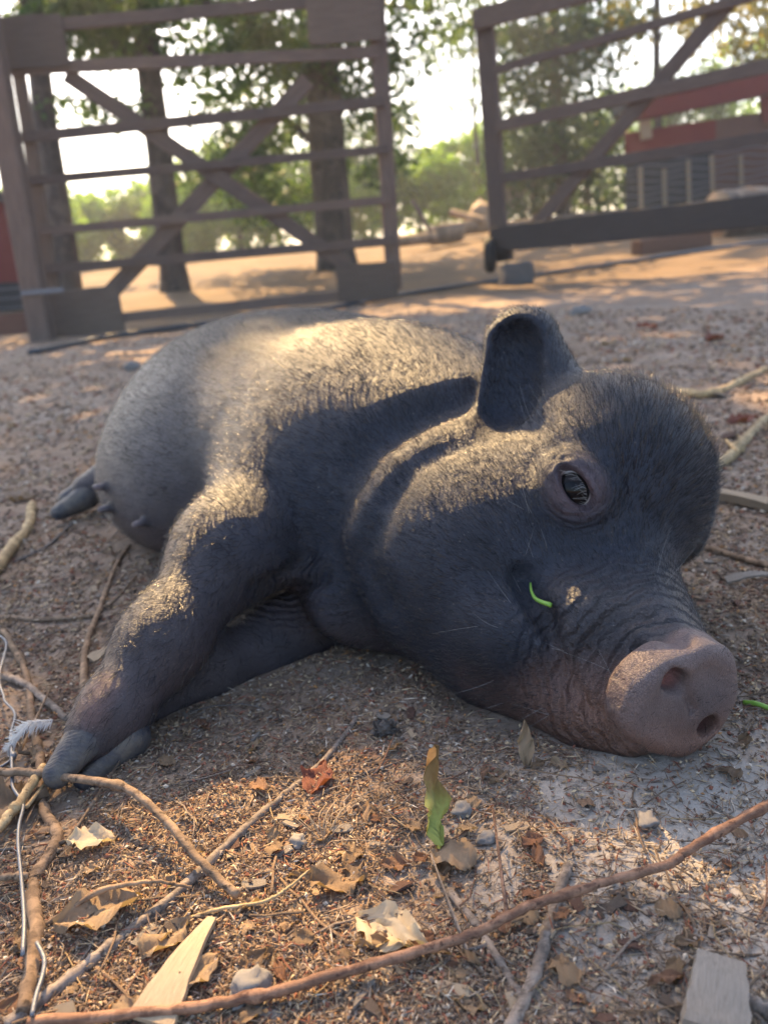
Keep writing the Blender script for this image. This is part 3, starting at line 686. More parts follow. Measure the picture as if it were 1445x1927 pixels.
w_pit = near(V, [P(500, 1095, .68), P(600, 1100, .67)], .035)
vcol(me, 'folds', np.stack([w_fold, w_ring, w_pit], 1))
m = NT('pig_skin', .42, .34); co = m.coord()
vor = m.n('TexVoronoi', feature='DISTANCE_TO_EDGE'); vor.inputs['Scale'].default_value = 620
nz = m.n('TexNoise'); nz.inputs['Scale'].default_value = 120; m.l(co, nz.inputs['Vector']); va = m.n('VectorMath', operation='MULTIPLY_ADD'); m.l(nz.outputs['Color'], va.inputs[0]); va.inputs[1].default_value = (.006,) * 3; m.l(co, va.inputs[2]); m.l(va.outputs[0], vor.inputs['Vector'])
cell = m.ramp(vor.outputs['Distance'], [(0, (0, 0, 0)), (.16, (1, 1, 1))])
speck = m.ramp(m.noise(co, 460, 2), [(.68, (0, 0, 0)), (.72, (1, 1, 1))])
base_c = m.mix(m.math('MULTIPLY', speck, .35), m.attr('tint'), (.34, .27, .22))
m.base(m.mix(cell, m.mix(1.0, base_c, (.55, .55, .58), 'MULTIPLY'), base_c)); m.bump(m.noise(co, 60, 5), .45, .005); m.bump(m.noise(co, 190, 6, .7, 1.5), .5, .0016)
fs_ = m.n('SeparateColor'); m.l(m.attr('folds'), fs_.inputs[0]); wob = m.noise(co, 38, 4)
for ch, cpt, fr_, amp in ((0, DC, 640, .0022), (1, EYE, 1250, .0005), (2, P(540, 1010, .70), 900, .0018)):
    ds = m.n('VectorMath', operation='DISTANCE'); m.l(co, ds.inputs[0]); ds.inputs[1].default_value = tuple(cpt)
    sn_ = m.math('SINE', m.math('ADD', m.math('MULTIPLY', ds.outputs['Value'], fr_), m.math('MULTIPLY', wob, 16)), 0.)
    m.bump(m.math('MULTIPLY', sn_, fs_.outputs[ch]), .75, amp)
m.bump(cell, .6, .0006)
pig = obj('pig', me, m.m); tag(pig, 'black bristly pig lying on its side with one eye half open', 'pig')

# hooves
def toe(name, a, b, ra, rb, flat, side, mat, cut=None):
    a = np.array(a); b = np.array(b)
    def f(p):
        d = d_cap(p, a, b, ra, rb)
        d = smax(d, (b[2] - flat - p[:, 2]).astype(np.float32), .004)
        if cut is not None: d = smax(d, ((p - cut[0].astype(np.float32)) @ cut[1].astype(np.float32)), .003)
        return d
    lo = np.minimum(a, b) - ra - .006; hi = np.maximum(a, b) + ra + .006
    v, q = surface_nets(f, lo, hi, .0022)
    for _ in range(2): v -= grad(f, v) * f(v)[:, None] * .8
    return obj(name, mesh_from(name, v, q), mat, pig)
m = NT('horn', .55, .35); co = m.coord(); wv = m.n('TexWave', wave_type='BANDS', bands_direction='Y'); wv.inputs['Scale'].default_value = 160; wv.inputs['Distortion'].default_value = 9; wv.inputs['Detail'].default_value = 4; m.l(co, wv.inputs['Vector'])
m.base(m.mix(m.ramp(m.noise(co, 55, 6, .7), [(.38, (0, 0, 0)), (.66, (1, 1, 1))]), (.026, .028, .040), (.115, .098, .080))); m.bump(wv.outputs['Fac'], .35, .0006); m.bump(m.noise(co, 150, 4), .4, .0006); HORN = m.m
ta, tb = P(185, 1372, .508), P(112, 1455, .480); ua, ub = P(238, 1388, .515), P(165, 1462, .488)
gap = (ta + tb + ua + ub) / 4; gn = nrm((ua + ub - ta - tb) - nrm(tb - ta) * ((ua + ub - ta - tb) @ nrm(tb - ta)))
toe('hoof', ta, tb, .0205, .0115, .0100, 0, HORN, (gap - gn * .001, gn)); toe('hoof', ua, ub, .0185, .0105, .0095, 0, HORN, (gap + gn * .001, -gn))
toe('dewclaw', P(195, 1295, .535), P(143, 1350, .518), .0085, .0060, .02, 0, HORN)
ha, hb = np.array([-.462, 1.188, .032]), np.array([-.500, 1.168, .018]); hs = np.array([-.006, -.026, -.012])
toe('hoof', ha - hs * .45, hb - hs * .5, .0215, .0140, .016, 0, HORN); toe('hoof', ha + hs * .5, hb + hs * .55, .0205, .0130, .012, 0, HORN)

# eye
m = NT('eye', .05, .18); co = m.coord(); dp_ = m.n('VectorMath', operation='DOT_PRODUCT'); nn = m.n('VectorMath', operation='NORMALIZE'); m.l(co, nn.inputs[0]); m.l(nn.outputs[0], dp_.inputs[0])
IR = nrm(EF[1] + EF[2] * (-.28 if (EF[2] @ R) > 0 else .28)); dp_.inputs[1].default_value = tuple(IR)
m.base(m.ramp(dp_.outputs['Value'], [(.66, (.42, .39, .37)), (.72, (.008, .007, .007)), (.90, (.010, .007, .006)), (.94, (.003, .003, .004))])); m.b.inputs['Coat Weight'].default_value = .0; m.b.inputs['Coat Roughness'].default_value = .03
bm = bmesh.new(); bmesh.ops.create_uvsphere(bm, u_segments=32, v_segments=20, radius=.0195); eme = bpy.data.meshes.new('eyeball'); bm.to_mesh(eme); bm.free(); eme.polygons.foreach_set('use_smooth', np.ones(len(eme.polygons), bool))
eo = obj('eyeball', eme, m.m, pig); eo.location = EYE - EF[1] * .0150

# hair
def curves(name, root, dirs, nor, length, rad, mat, sag, seed, pts=4, curl=.12):
    n = len(root); r_ = np.random.default_rng(seed)
    t = np.linspace(0, 1, pts)[None, :, None]
    bend = (dirs * (1 + 0) - nor * .35) * sag[:, None, None].reshape(n, 1) if np.ndim(sag) else (dirs - nor * .35) * sag
    pos = root[:, None] - nor[:, None] * .0006 + length[:, None, None] * (t * dirs[:, None] + t * t * (bend[:, None] + curl * r_.normal(size=(n, 1, 3))))
    cu = bpy.data.hair_curves.new(name); cu.add_curves([pts] * n)
    cu.position_data.foreach_set('vector', pos.astype(np.float32).ravel())
    ra = cu.attributes.get('radius') or cu.attributes.new('radius', 'FLOAT', 'POINT')
    ra.data.foreach_set('value', (rad[:, None] * np.linspace(1, .35, pts)[None]).astype(np.float32).ravel())
    cu.materials.append(mat); o = bpy.data.objects.new(name, cu); COL.objects.link(o); o.parent = pig; o['kind'] = 'stuff'; return o
hm = NT('bristle', .22, .42); hi_ = hm.n('HairInfo'); hm.base(hm.mix(hm.ramp(hi_.outputs['Random'], [(.80, (0, 0, 0)), (.92, (1, 1, 1))]), (.008, .008, .012), (.075, .055, .038)))
tri = np.concatenate([Fq[:, [0, 1, 2]], Fq[:, [0, 2, 3]]]); A3 = V[tri]; ar = np.linalg.norm(np.cross(A3[:, 1] - A3[:, 0], A3[:, 2] - A3[:, 0]), axis=1) / 2; cen = A3.mean(1)
SK = P(1118, 893, .655)
w_head = np.clip((.235 - np.linalg.norm(cen - P(1040, 1000, .62), axis=1)) / .05, 0, 1)
w_leg = near(cen, [P(420, 1050, .665), P(300, 1215, .575), P(190, 1370, .51)], .05)
dens = np.where(cen[:, 2] > .012, 1., .15) * (1 + 1.3 * w_head + .8 * w_leg)
dens *= 1 - .93 * np.clip(1.2 - d_disc(cen.astype(np.float32)) / .008, 0, 1)
dens *= 1 - .5 * near(cen, [P(1003, 1125, .54), P(1040, 1180, .52), P(1100, 1170, .52)], .03); dens *= 1 - .6 * w_jaw[tri[:, 0]]; dens *= 1 - .92 * near(cen, [EYE], .026); dens *= 1 - .75 * w_belly[tri[:, 0]]
dens *= np.where(cen[:, 1] > 1.25, .6, 1); dens *= 1 - .55 * np.clip(1.3 - np.linalg.norm(cen - P(1225, 850, .63), axis=1) / .075, 0, 1)
NH = 105000
pr = ar * dens; pick = rng.choice(len(tri), NH, p=pr / pr.sum())
bc = rng.dirichlet((1, 1, 1), NH); root = (A3[pick] * bc[..., None]).sum(1); nor = (NV[tri[pick]] * bc[..., None]).sum(1); nor /= np.linalg.norm(nor, axis=1, keepdims=True)
wh_ = w_head[pick][:, None]; wl_ = w_leg[pick][:, None] * (1 - wh_)
flow = (1 - wh_ - wl_) * (AX + .25 * VE - .1 * UP) + wl_ * nrm(P(190, 1370, .51) - P(420, 1050, .665))
fh = root - DC; fh /= np.linalg.norm(fh, axis=1, keepdims=True); flow = flow + wh_ * fh
flow = flow + .22 * rng.normal(size=flow.shape); flow -= nor * (flow * nor).sum(1, keepdims=True); flow /= np.linalg.norm(flow, axis=1, keepdims=True)
w_fore = np.clip(1.3 - np.linalg.norm(root - P(1225, 850, .63), axis=1) / .075, 0, 1); w_muzh = near(root, [P(1110, 1200, .52), P(1230, 1230, .47)], .05)
lift = .34 + .10 * rng.random(NH) + .55 * w_fore - .18 * w_muzh
dirs = flow + nor * lift[:, None]; dirs /= np.linalg.norm(dirs, axis=1, keepdims=True)
ln = (.0055 + .0055 * rng.random(NH)) * (1 + .55 * w_fore - .45 * w_muzh) * (1 - .30 * wh_[:, 0] * (1 - w_fore))
rad = (.00013 + .00009 * rng.random(NH)) * (1 - .15 * wh_[:, 0] + .5 * w_fore)
curves('hair', root, dirs, nor, ln, rad, hm.m, .25, 5)
# long pale whiskers and lashes
wm = NT('whisker', .35, .5); wm.base((.24, .23, .22))
spots = [(960, 1130, 2), (1010, 1060, 3), (925, 1180, 2), (940, 1310, 3), (1000, 960, 3), (1010, 800, 4), (1040, 800, 3), (1240, 1100, 2), (1150, 1260, 2), (1075, 1220, 2), (1030, 1340, 3)]
rr_, dd_, nn_ = [], [], []
for x, y, n in spots:
    for _ in range(n):
        q = S(x + rng.normal() * 16, y + rng.normal() * 12); g = grad(pig_sdf, q[None])[0]; f_ = nrm(q - DC); rr_.append(q); nn_.append(g); dd_.append(nrm(f_ - g * (f_ @ g) + g * .8 + .35 * rng.normal(size=3)))
n = len(rr_); curves('whisker', np.array(rr_), np.array(dd_), np.array(nn_), .014 + .018 * rng.random(n), np.full(n, .00010), wm.m, .2, 6, 7, .10)
rr_, dd_, nn_ = [], [], []
for i in range(26):
    s = i / 25; q = EYE + EF[0] * (s - .5) * .030 + EF[1] * .006 - EF[2] * (.0065 if (EF[2] @ R) < 0 else -.0065) * math.sin(math.pi * s); g = EF[1]
    rr_.append(q); nn_.append(g); dd_.append(nrm(g * .8 - R * .75 + .3 * rng.normal(size=3)))
n = len(rr_); curves('eyelash', np.array(rr_), np.array(dd_), np.array(nn_), .007 + .004 * rng.random(n), np.full(n, .00013), wm.m, .2, 8, 5, .08)

# ================================================================ sticks, leaves and litter on the ground
def Gs(pts, lift=0.): return [G(x, y) + (0, 0, lift) for x, y in pts]
def stick(name, label, px, rpx, mat, lift=None, cat='stick', group=None, taper=.75, seed=0, stubs=(), ends=None):
    pts = Gs(px); d = np.array([np.linalg.norm(p - C) for p in pts]); r0 = .82 * rpx * d.mean() / F
    n = max(12, len(px) * 9); sp_ = spline(pts, n)
    if ends is not None: sp_[:, 2] += np.interp(np.linspace(0, 1, n), np.linspace(0, 1, len(ends)), ends)
    sp_[:, 2] += r0 * (.75 if lift is None else lift)
    r_ = np.random.default_rng(seed + 100); sp_ += r_.normal(size=sp_.shape) * r0 * .10
    rad = r0 * np.linspace(1, taper, n) * (1 + .05 * r_.normal(size=n)); kn = r_.integers(3, n - 3, max(1, n // 22)); rad[kn] *= 1.28; rad[kn + 1] *= 1.15
    e = empty(name, sp_[0], label, cat, group); L = sp_ - sp_[0]
    obj('shaft', tube_mesh('shaft', L, rad, 9, .18, seed), MAT[mat], e)
    for i, (dx, dz, ln) in enumerate(stubs):
        j = int(n * (.2 + .6 * (i + .5) / len(stubs))); obj('side_shoot', tube_mesh('side_shoot', [L[j], L[j] + np.array([dx, .3 * dx, dz]) * ln * .6, L[j] + np.array([dx * 1.2, .2 * dx + .1, dz * .7]) * ln], [r0 * .55, r0 * .45, r0 * .25], 6, .2, i), MAT[mat], e)
    return e
ST = [
 ('bent brown twig beside the hoof ending in a reddish cut', [(-20, 1483), (60, 1488), (130, 1502), (240, 1530), (310, 1578), (380, 1650), (450, 1702)], 9.5, 'twig_bark', .8, [.012, .014, .016, .02, .018, .012, .004], ()),
 ('crooked knobbly stick lying along the fence wire', [(8, 1190), (48, 1262), (62, 1350), (78, 1440), (85, 1525), (110, 1585), (66, 1668), (72, 1755), (48, 1915)], 8.5, 'twig_bark', 1.3, None, ((-.02, .01, 1.), (.02, .006, .8))),
 ('long straight grey stick pointing from the leaf litter towards the chest', [(705, 1305), (640, 1400), (590, 1455), (500, 1530), (420, 1602), (330, 1690), (200, 1792), (100, 1872), (10, 1935)], 6.5, 'twig_grey', 1.9, None, ()),
 ('long reddish brown branch lying across the bare soil in front of the snout', [(1480, 1545), (1300, 1638), (1260, 1662), (1130, 1706), (1000, 1748), (880, 1800), (700, 1842), (480, 1893), (300, 1920), (60, 1940)], 9.0, 'twig_red', 1.1, [.02, .014, .012, .014, .014, .012, .008, .004, .004, .004], ((.012, .004, .8),)),
 ('dark stick with peeling bark crossing under the reddish branch', [(1068, 1636), (1042, 1715), (1022, 1790), (992, 1878), (955, 1945)], 11, 'twig_grey', 1.2, None, ()),
 ('short grey stick beside the withered yellow-green leaf', [(845, 1682), (898, 1748), (938, 1812), (985, 1890)], 9, 'twig_grey', .9, None, ((-.03, .004, .7),)),
 ('pale broken stick whose end touches the hoof', [(-15, 1600), (40, 1545), (92, 1474)], 10, 'straw', .9, [.006, .010, .012], ((.02, -.01, .5),)),
 ('slender brown twig standing beside the foreleg', [(160, 1312), (163, 1225), (190, 1150), (222, 1065), (246, 1030)], 7.5, 'twig_bark', .6, None, ((.02, .004, .8),)),
 ('thin curved twig over the crumbled dry leaf', [(88, 1745), (200, 1703), (300, 1692), (365, 1688)], 6, 'twig_bark', .5, [.0, .010, .012, .006], ()),
 ('tan peeling stick lying beyond the hind hoof', [(-15, 1092), (28, 1035), (55, 1000), (64, 955)], 12, 'straw', .8, None, ()),
 ('tan plant stalk pointing at the brow', [(1308, 915), (1370, 868), (1400, 835), (1460, 775)], 11, 'straw', .9, None, ((.03, .02, .6), (.02, -.01, .6))),
 ('pale dry stalk lying behind the forehead', [(1195, 748), (1270, 742), (1340, 745), (1440, 700)], 9, 'straw', .8, None, ()),
 ('dark thin twig beside the far cheek', [(1298, 1028), (1370, 1048), (1460, 1075)], 8, 'twig_bark', .8, None, ()),
 ('wiry yellow stem beside the brown leaf', [(350, 1732), (420, 1722), (500, 1714), (550, 1690), (588, 1663)], 4, 'straw', .6, [0, .004, .006, .008, .01], ()),
 ('fine curved twig beside the pine cone', [(640, 1475), (700, 1452), (740, 1440), (800, 1418)], 4, 'twig_grey', .6, None, ()),
 ('grey root like stick by the feather', [(10, 1275), (60, 1300), (130, 1360)], 9, 'twig_grey', .7, None, ()),
 ('brown twig end poking in beside the fence wire', [(-20, 1676), (60, 1672)], 8, 'twig_bark', .8, [.008, .008], ()),
 ('bare twig lying under the hind side of the belly', [(0, 1165), (90, 1170), (175, 1163)], 6, 'twig_bark', .7, None, ()),
 ('thin weathered twig in the soil left of the belly', [(30, 1060), (90, 1030), (140, 985)], 4, 'twig_grey', .7, None, ()),
 ('short thick stick end by the wooden stake', [(1375, 1868), (1460, 1925)], 13, 'twig_grey', .9, None, ()),
]
for i, (lb, px, r, mt, tp, en, stb) in enumerate(ST): stick('stick', lb, px, r, mt, None, 'stick', None, tp, i, stb, en)
# slivers of wood: flat tapered pieces
def sliver(name, label, a, b, w0, w1, th, mat, cat='wood', tilt=.0, jag=.1, seed=0):
    a = G(*a); b = G(*b); x = b - a; L = np.linalg.norm(x); x /= L; z = np.array([0, -.25, 1.]); z -= x * (z @ x); z /= np.linalg.norm(z); y = np.cross(z, x)
    r_ = np.random.default_rng(seed); n = 9; V_ = []; 
    for i, t in enumerate(np.linspace(0, 1, n)):
        w = (w0 + (w1 - w0) * t) * (1 + jag * r_.normal()); c = L * t + jag * w0 * r_.normal() * .3
        zz = .004 * math.sin(t * 3) ; V_ += [(c, -w / 2, zz), (c, w / 2, zz + .001), (c, w / 2 * .96, zz + th), (c, -w / 2 * .96, zz + th * 1.1)]
    Fc = [(0, 1, 2, 3)[::-1]] + [(4 * i + j, 4 * i + 4 + j, 4 * i + 4 + (j + 1) % 4, 4 * i + (j + 1) % 4) for i in range(n - 1) for j in range(4)] + [(4 * n - 4, 4 * n - 3, 4 * n - 2, 4 * n - 1)]
    me = pymesh(name, V_, Fc); bm = bmesh.new(); bm.from_mesh(me); bmesh.ops.recalc_face_normals(bm, faces=bm.faces); bm.to_mesh(me); bm.free()
    o = obj(name, me, MAT[mat]); a = a + np.array([0, 0, .003]); place(o, Matrix(((x[0], y[0], z[0], a[0]), (x[1], y[1], z[1], a[1]), (x[2], y[2], z[2], a[2]), (0, 0, 0, 1)))); return tag(o, label, cat)
sliver('wood_splinter', 'flat pale wood splinter tapering to a point in the sunlit litter', (285, 1940), (402, 1742), .026, .005, .003, 'pale_wood', 'splinter', seed=1, jag=.06)
sliver('wooden_stake', 'blunt weathered grey stake end lying at the edge of the bare soil', (1335, 1990), (1345, 1850), .027, .021, .016, 'grey_wood', 'stake', seed=2, jag=.05)
sliver('wood_lath', 'straight pale lath lying on the ground beside the far brow', (1325, 938), (1470, 970), .017, .017, .010, 'pale_wood', 'lath', seed=3, jag=.03)
sliver('bark_strip', 'pale strip of bark beside the raised foreleg', (172, 1248), (262, 1210), .014, .006, .002, 'pale_wood', 'bark', seed=4)
sliver('bark_strip', 'pale bark flake on the soil right of the muzzle', (1365, 1098), (1450, 1088), .012, .006, .002, 'grey_wood', 'bark', seed=5)
# fence wire
def wire_pts(px, z): return [G(x, y) + (0, 0, z) for x, y in px]
wpx = [(-12, 1205), (14, 1222), (18, 1240), (5, 1295), (14, 1330), (17, 1342), (36, 1366), (28, 1405), (30, 1440), (31, 1490), (34, 1510), (52, 1540), (45, 1580), (44, 1620), (50, 1680), (56, 1760), (54, 1830)]
wr = wire_pts(wpx, .012); fw = empty('fence_wire', wr[0], 'bent galvanised fence wire with a wrapped knot lying by the hoof', 'wire')
obj('strand', tube_mesh('strand', spline(wr, 70) - wr[0], .0012, 8), MAT['wire'], fw)
kn = wire_pts([(33, 1441), (33, 1452)], .012); obj('knot', tube_mesh('knot', [kn[0] - wr[0], (kn[0] + kn[1]) / 2 - wr[0], kn[1] - wr[0]], [.0020, .0028, .0020], 10), MAT['wire'], fw)
obj('strand', tube_mesh('strand', spline(wire_pts([(-15, 1478), (12, 1464), (32, 1450)], .011), 8) - wr[0], .0011, 8), MAT['wire'], fw)
obj('strand', tube_mesh('strand', spline(wire_pts([(78, 1800), (92, 1830), (90, 1860), (78, 1900), (70, 1940)], .010), 20) - wr[0], .0012, 8), MAT['wire'], fw)
# leaves
def leaf_mesh(seed, L=1., W=.42, curl=.5, lobes=0, fold=.35):
    r_ = np.random.default_rng(seed); n, k = 15, 4; V_ = []; ph = r_.random(6) * 6
    for i in range(n):
        t = i / (n - 1); w = W * math.sin(math.pi * min(1, t * .97 + .02)) ** .75 * (1 - .25 * t)
        for j in range(-k, k + 1):
            s = j / k; ww = w * (1 + (.10 * math.sin(t * 23 + ph[0] + (2 if j > 0 else 0)) + lobes * math.sin(t * 15 + ph[1])) * abs(s))
            x = L * (t + .08 * abs(s) * math.sin(t * 8 + ph[2])); y = ww * s
            z = fold * abs(y) * (.6 + .5 * math.sin(t * 4 + ph[3])) + curl * .25 * math.sin(t * 3.0 + ph[4]) * L * .5 + (.06 * math.sin(t * 11 + s * 4 + ph[5]) + .035 * math.sin(t * 27 + s * 9 + ph[2])) * (.3 + abs(s))
            V_.append((x - .5 * L, y, z))
    m_ = 2 * k + 1; Fc = [(i * m_ + j, (i + 1) * m_ + j, (i + 1) * m_ + j + 1, i * m_ + j + 1) for i in range(n - 1) for j in range(m_ - 1)]
    V_ = np.array(V_); V_[:, 2] -= V_[:, 2].min(); return pymesh('leaf', V_, Fc, True)
LEAF = [leaf_mesh(s, 1, w, c, lo, f) for s, w, c, lo, f in ((1, .36, .6, 0, .4), (2, .38, .5, .07, .6), (3, .22, .8, 0, .8), (4, .40, .7, .08, .45), (5, .30, -.6, .1, .9), (6, .40, .9, .15, -.3))]
def leaf(label, px, size, rz, kind, mat, group=None, tilt=(0, 0), lift=.0, name='dry_leaf', cat='leaf'):
    me_ = LEAF[kind].copy() if mat != 'dry_leaf' else LEAF[kind]
    if not me_.materials: me_.materials.append(MAT[mat])
    elif mat != 'dry_leaf': me_.materials.clear(); me_.materials.append(MAT[mat])
    o = bpy.data.objects.new(name, me_); COL.objects.link(o); g = G(*px) if len(px) == 2 else np.array(px)
    o.location = (g[0], g[1], g[2] + .001 + lift); o.scale = (size,) * 3; o.rotation_euler = (tilt[0], tilt[1], rz); return tag(o, label, cat, group)
leaf('pale cream leaf lying in the litter beyond the bent twig', (172, 1594), .030, .1, 0, 'pale_leaf')
leaf('curled brown leaf on the edge of the sunlit soil', (640, 1668), .036, .0, 4, 'dry_leaf')
leaf('large pale torn leaf in the sunlit soil', (735, 1765), .042, -.6, 3, 'pale_leaf')
leaf('rolled pale leaf end lying on the torn leaf', (765, 1790), .030, -.5, 2, 'pale_leaf', lift=.006)
leaf('dark red leaf pierced by the long grey stick', (600, 1470), .034, 1.3, 1, 'red_leaf')
leaf('twisted grey leaf above the short grey stick', (855, 1620), .034, -1.0, 5, 'dry_leaf')
leaf('crumbled tan leaf under the thin curved twig', (185, 1725), .044, .3, 3, 'dry_leaf')
leaf('folded brown leaf by the splinter', (318, 1775), .032, .8, 4, 'dry_leaf')
leaf('broken brown leaf beside the flat splinter', (378, 1845), .026, 1.0, 0, 'dry_leaf')
leaf('large grey leaf curled at the fence wire', (15, 1530), .055, .5, 1, 'dry_leaf')
leaf('reddish leaf lying flat behind the head', (1215, 622), .075, .1, 0, 'red_leaf')
leaf('dark red leaf on the soil far behind the ear', (1345, 640), .075, .5, 1, 'red_leaf')
leaf('crisp brown leaf beside the tan plant stalk', (1395, 795), .055, .2, 3, 'red_leaf')
leaf('upright grey leaf scrap below the chin', (990, 1425), .030, 1.4, 2, 'dry_leaf', tilt=(0, -1.1), lift=.012)
MARKS = [('the front hoof', (120, 1490)), ('the withered leaf', (810, 1590)), ('the flat splinter', (340, 1830)), ('the pine cone', (725, 1390)), ('the snout', (1260, 1480)), ('the wooden stake', (1330, 1850)), ('the reddish branch', (700, 1870)), ('the reddish branch near the snout', (1230, 1690)), ('the chin', (980, 1440)), ('the root tuft', (600, 1590)), ('the long grey stick', (430, 1600)), ('the far brow', (1390, 950)), ('the far cheek', (1350, 1080)), ('the forehead', (1300, 760)), ('the ground behind the ear', (1150, 640)), ('the belly', (250, 1120)), ('the hind hoof', (80, 1000)), ('the rump', (180, 760)), ('the slatted gate', (150, 670)), ('the rolling gate', (1300, 560)), ('the dewlap', (760, 1330)), ('the foreleg', (400, 1350)), ('the fence wire', (30, 1700)), ('the tan peeling stick', (20, 1120))]
MK = [(n_, G(*p_)) for n_, p_ in MARKS]
def beside(q): return min(MK, key=lambda t: math.hypot(t[1][0] - q[0], t[1][1] - q[1]))[0]
LN = ('oval', 'broad', 'narrow rolled', 'ragged', 'folded', 'arched')
GR = 'dry leaves scattered over the soil'
cnt = 0; tries = 0
while cnt < 170 and tries < 4000:
    tries += 1; px = rng.uniform(0, 1445), rng.uniform(600, 1920) if cnt < 100 else rng.uniform(1380, 1925)
    q = G(*px)
    if pig_sdf(q[None])[0] < .02 or (rng.random() < .5 and px[0] > 900 and px[1] > 1450): continue
    kd = int(rng.integers(6)); leaf('small ' + LN[kd] + ' dry brown leaf lying loose by ' + beside(q), px, rng.uniform(.007, .019) * (1 if px[1] > 1000 else 2.6), rng.uniform(0, 6.28), kd, 'dry_leaf', GR, (rng.normal() * .2, rng.normal() * .2)); cnt += 1
# withered yellow-green leaf standing on end
lm = NT('withered_leaf', .6, .3); gr = lm.n('SeparateXYZ'); lm.l(lm.coord('Generated'), gr.inputs[0]); lm.base(lm.mix(lm.ramp(lm.math('ADD', gr.outputs[0], lm.math('MULTIPLY', lm.noise(lm.coord('Generated'), 6, 4), .4)), [(.5, (0, 0, 0)), (.85, (1, 1, 1))]), (.30, .31, .07), (.24, .13, .04))); lm.bump(lm.noise(lm.coord(), 160, 4), .6, .001); MAT['withered_leaf'] = lm.m
q = G(800, 1575); o = obj('withered_leaf', leaf_mesh(22, 1, .17, .5, .12, .8), lm.m); o.scale = (.058,) * 3; o.location = q + (.004, .006, .024); o.rotation_euler = (.9, -.85, 1.45); tag(o, 'narrow withered leaf, yellow-green turning brown, standing up from the soil', 'leaf')
# grass blades
gm = NT('grass_blade', .45, .4); gm.base((.16, .30, .04)); MAT['grass'] = gm.m
q = [S(1000, 1098, .002), S(1004, 1118, .006), S(1018, 1132, .007), S(1042, 1138, .002)]
o = obj('grass_blade', tube_mesh('grass_blade', spline(q, 14), np.linspace(.0007, .0019, 14), 6), gm.m); tag(o, 'bright green grass blade caught in the corner of the mouth', 'grass blade')
q = [G(1398, 1328) + (0, 0, .003), G(1425, 1338) + (0, 0, .006), G(1470, 1350) + (0, 0, .003)]
o = obj('grass_blade', tube_mesh('grass_blade', spline(q, 10), .0019, 6), gm.m); tag(o, 'green grass blade lying on the soil beyond the snout', 'grass blade')
# feather
fa, fb = G(108, 1386) + (0, 0, .016), G(22, 1428) + (0, 0, .008); fmid = (fa + fb) / 2 + (0, 0, .010); fs = spline([fa, fmid, fb], 24)
fe = empty('feather', fa, 'small fluffy white feather caught beside the hoof', 'feather'); obj('quill', tube_mesh('quill', fs - fa, np.linspace(.0006, .0002, 24), 6), MAT['feather_white'], fe)
V_, F_ = [], []
for i in range(260):
    s = rng.random() ** .8; p = fs[min(23, int(s * 23))] - fa; dv = nrm(fb - fa); sd = nrm(np.cross(dv, UP)) * rng.choice((-1, 1)); ln_ = .013 * (1 - .5 * s) * (.6 + .6 * rng.random()); e_ = p + sd * ln_ * .7 + dv * ln_ * .8 + UP * rng.normal() * .003; w_ = dv * .0004
    k_ = len(V_); V_ += [p - w_, p + w_, (p + e_) / 2 + w_ + UP * .001, e_]; F_.append((k_, k_ + 1, k_ + 2, k_ + 3))
bo = obj('barbs', pymesh('barbs', V_, F_), MAT['feather_white'], fe); bo['kind'] = 'stuff'
# root tuft
rt = G(610, 1585); V_ = None; te = empty('root_tuft', rt, 'tuft of fine pale dried roots on the dark soil', 'roots')
for i in range(16):
    a = rng.normal() * .8 + 1.2; ln_ = .022 + .018 * rng.random(); e_ = np.array([math.cos(a) * ln_, math.sin(a) * ln_ * 1.2, .004 + .010 * rng.random()])
    obj('root', tube_mesh('root', spline([z3, e_ * .5 + rng.normal(size=3) * .003 + (0, 0, .004), e_], 7), np.linspace(.0004, .0002, 7), 5), MAT['pale_wood'] if i else MAT['pale_wood'], te)
# stones
for lb, px, s, sd in (('smooth pale grey pebble beside the withered leaf', (870, 1530), .0075, 1), ('flat round pebble near the root tuft', (560, 1588), .0065, 2), ('small grey pebble right of the withered leaf', (916, 1582), .0065, 3), ('angular grey stone behind the reddish branch', (470, 1865), .011, 4), ('dark round stone behind the rump', (247, 695), .035, 5), ('pale stone far behind the ear', (1090, 592), .045, 6), ('grey stone in the soil to the right of the snout', (1215, 1700 - 150), .008, 8)):
    o = obj('stone', rock_mesh('stone', (s, s * .8, s * .55), sd, .5, 3), MAT['stone']); o.location = G(*px) + (0, 0, s * .3); o.rotation_euler = (0, 0, sd); tag(o, lb, 'stone')
# pine cone
pc = G(725, 1384) + (0, 0, .007); ce = empty('pine_cone', pc, 'small dark open pine cone in the shade before the dewlap', 'pine cone')
obj('core', rock_mesh('core', (.007, .005, .005), 2, .2, 2), MAT['cone_scale'], ce)
sm = pymesh('scale', [(0, -.0014, 0), (0, .0014, 0), (.005, .0026, .0012), (.0068, 0, .0022), (.005, -.0026, .0012), (.005, 0, -.0002)], [(0, 1, 2, 3, 4), (1, 0, 5), (2, 1, 5), (3, 2, 5), (4, 3, 5), (0, 4, 5)]); sm.materials.append(MAT['cone_scale'])
for i in range(34):
    s = i / 33; a = i * 2.4; d_ = np.array([.9 - 1.8 * s, math.cos(a), math.sin(a)]); d_ = nrm(d_ * (1, 1, 1)); o = bpy.data.objects.new('scale', sm); COL.objects.link(o); o.parent = ce
    o.location = ((s - .5) * -.012, 0, 0); o.rotation_euler = Vector(d_).to_track_quat('X', 'Z').to_euler()
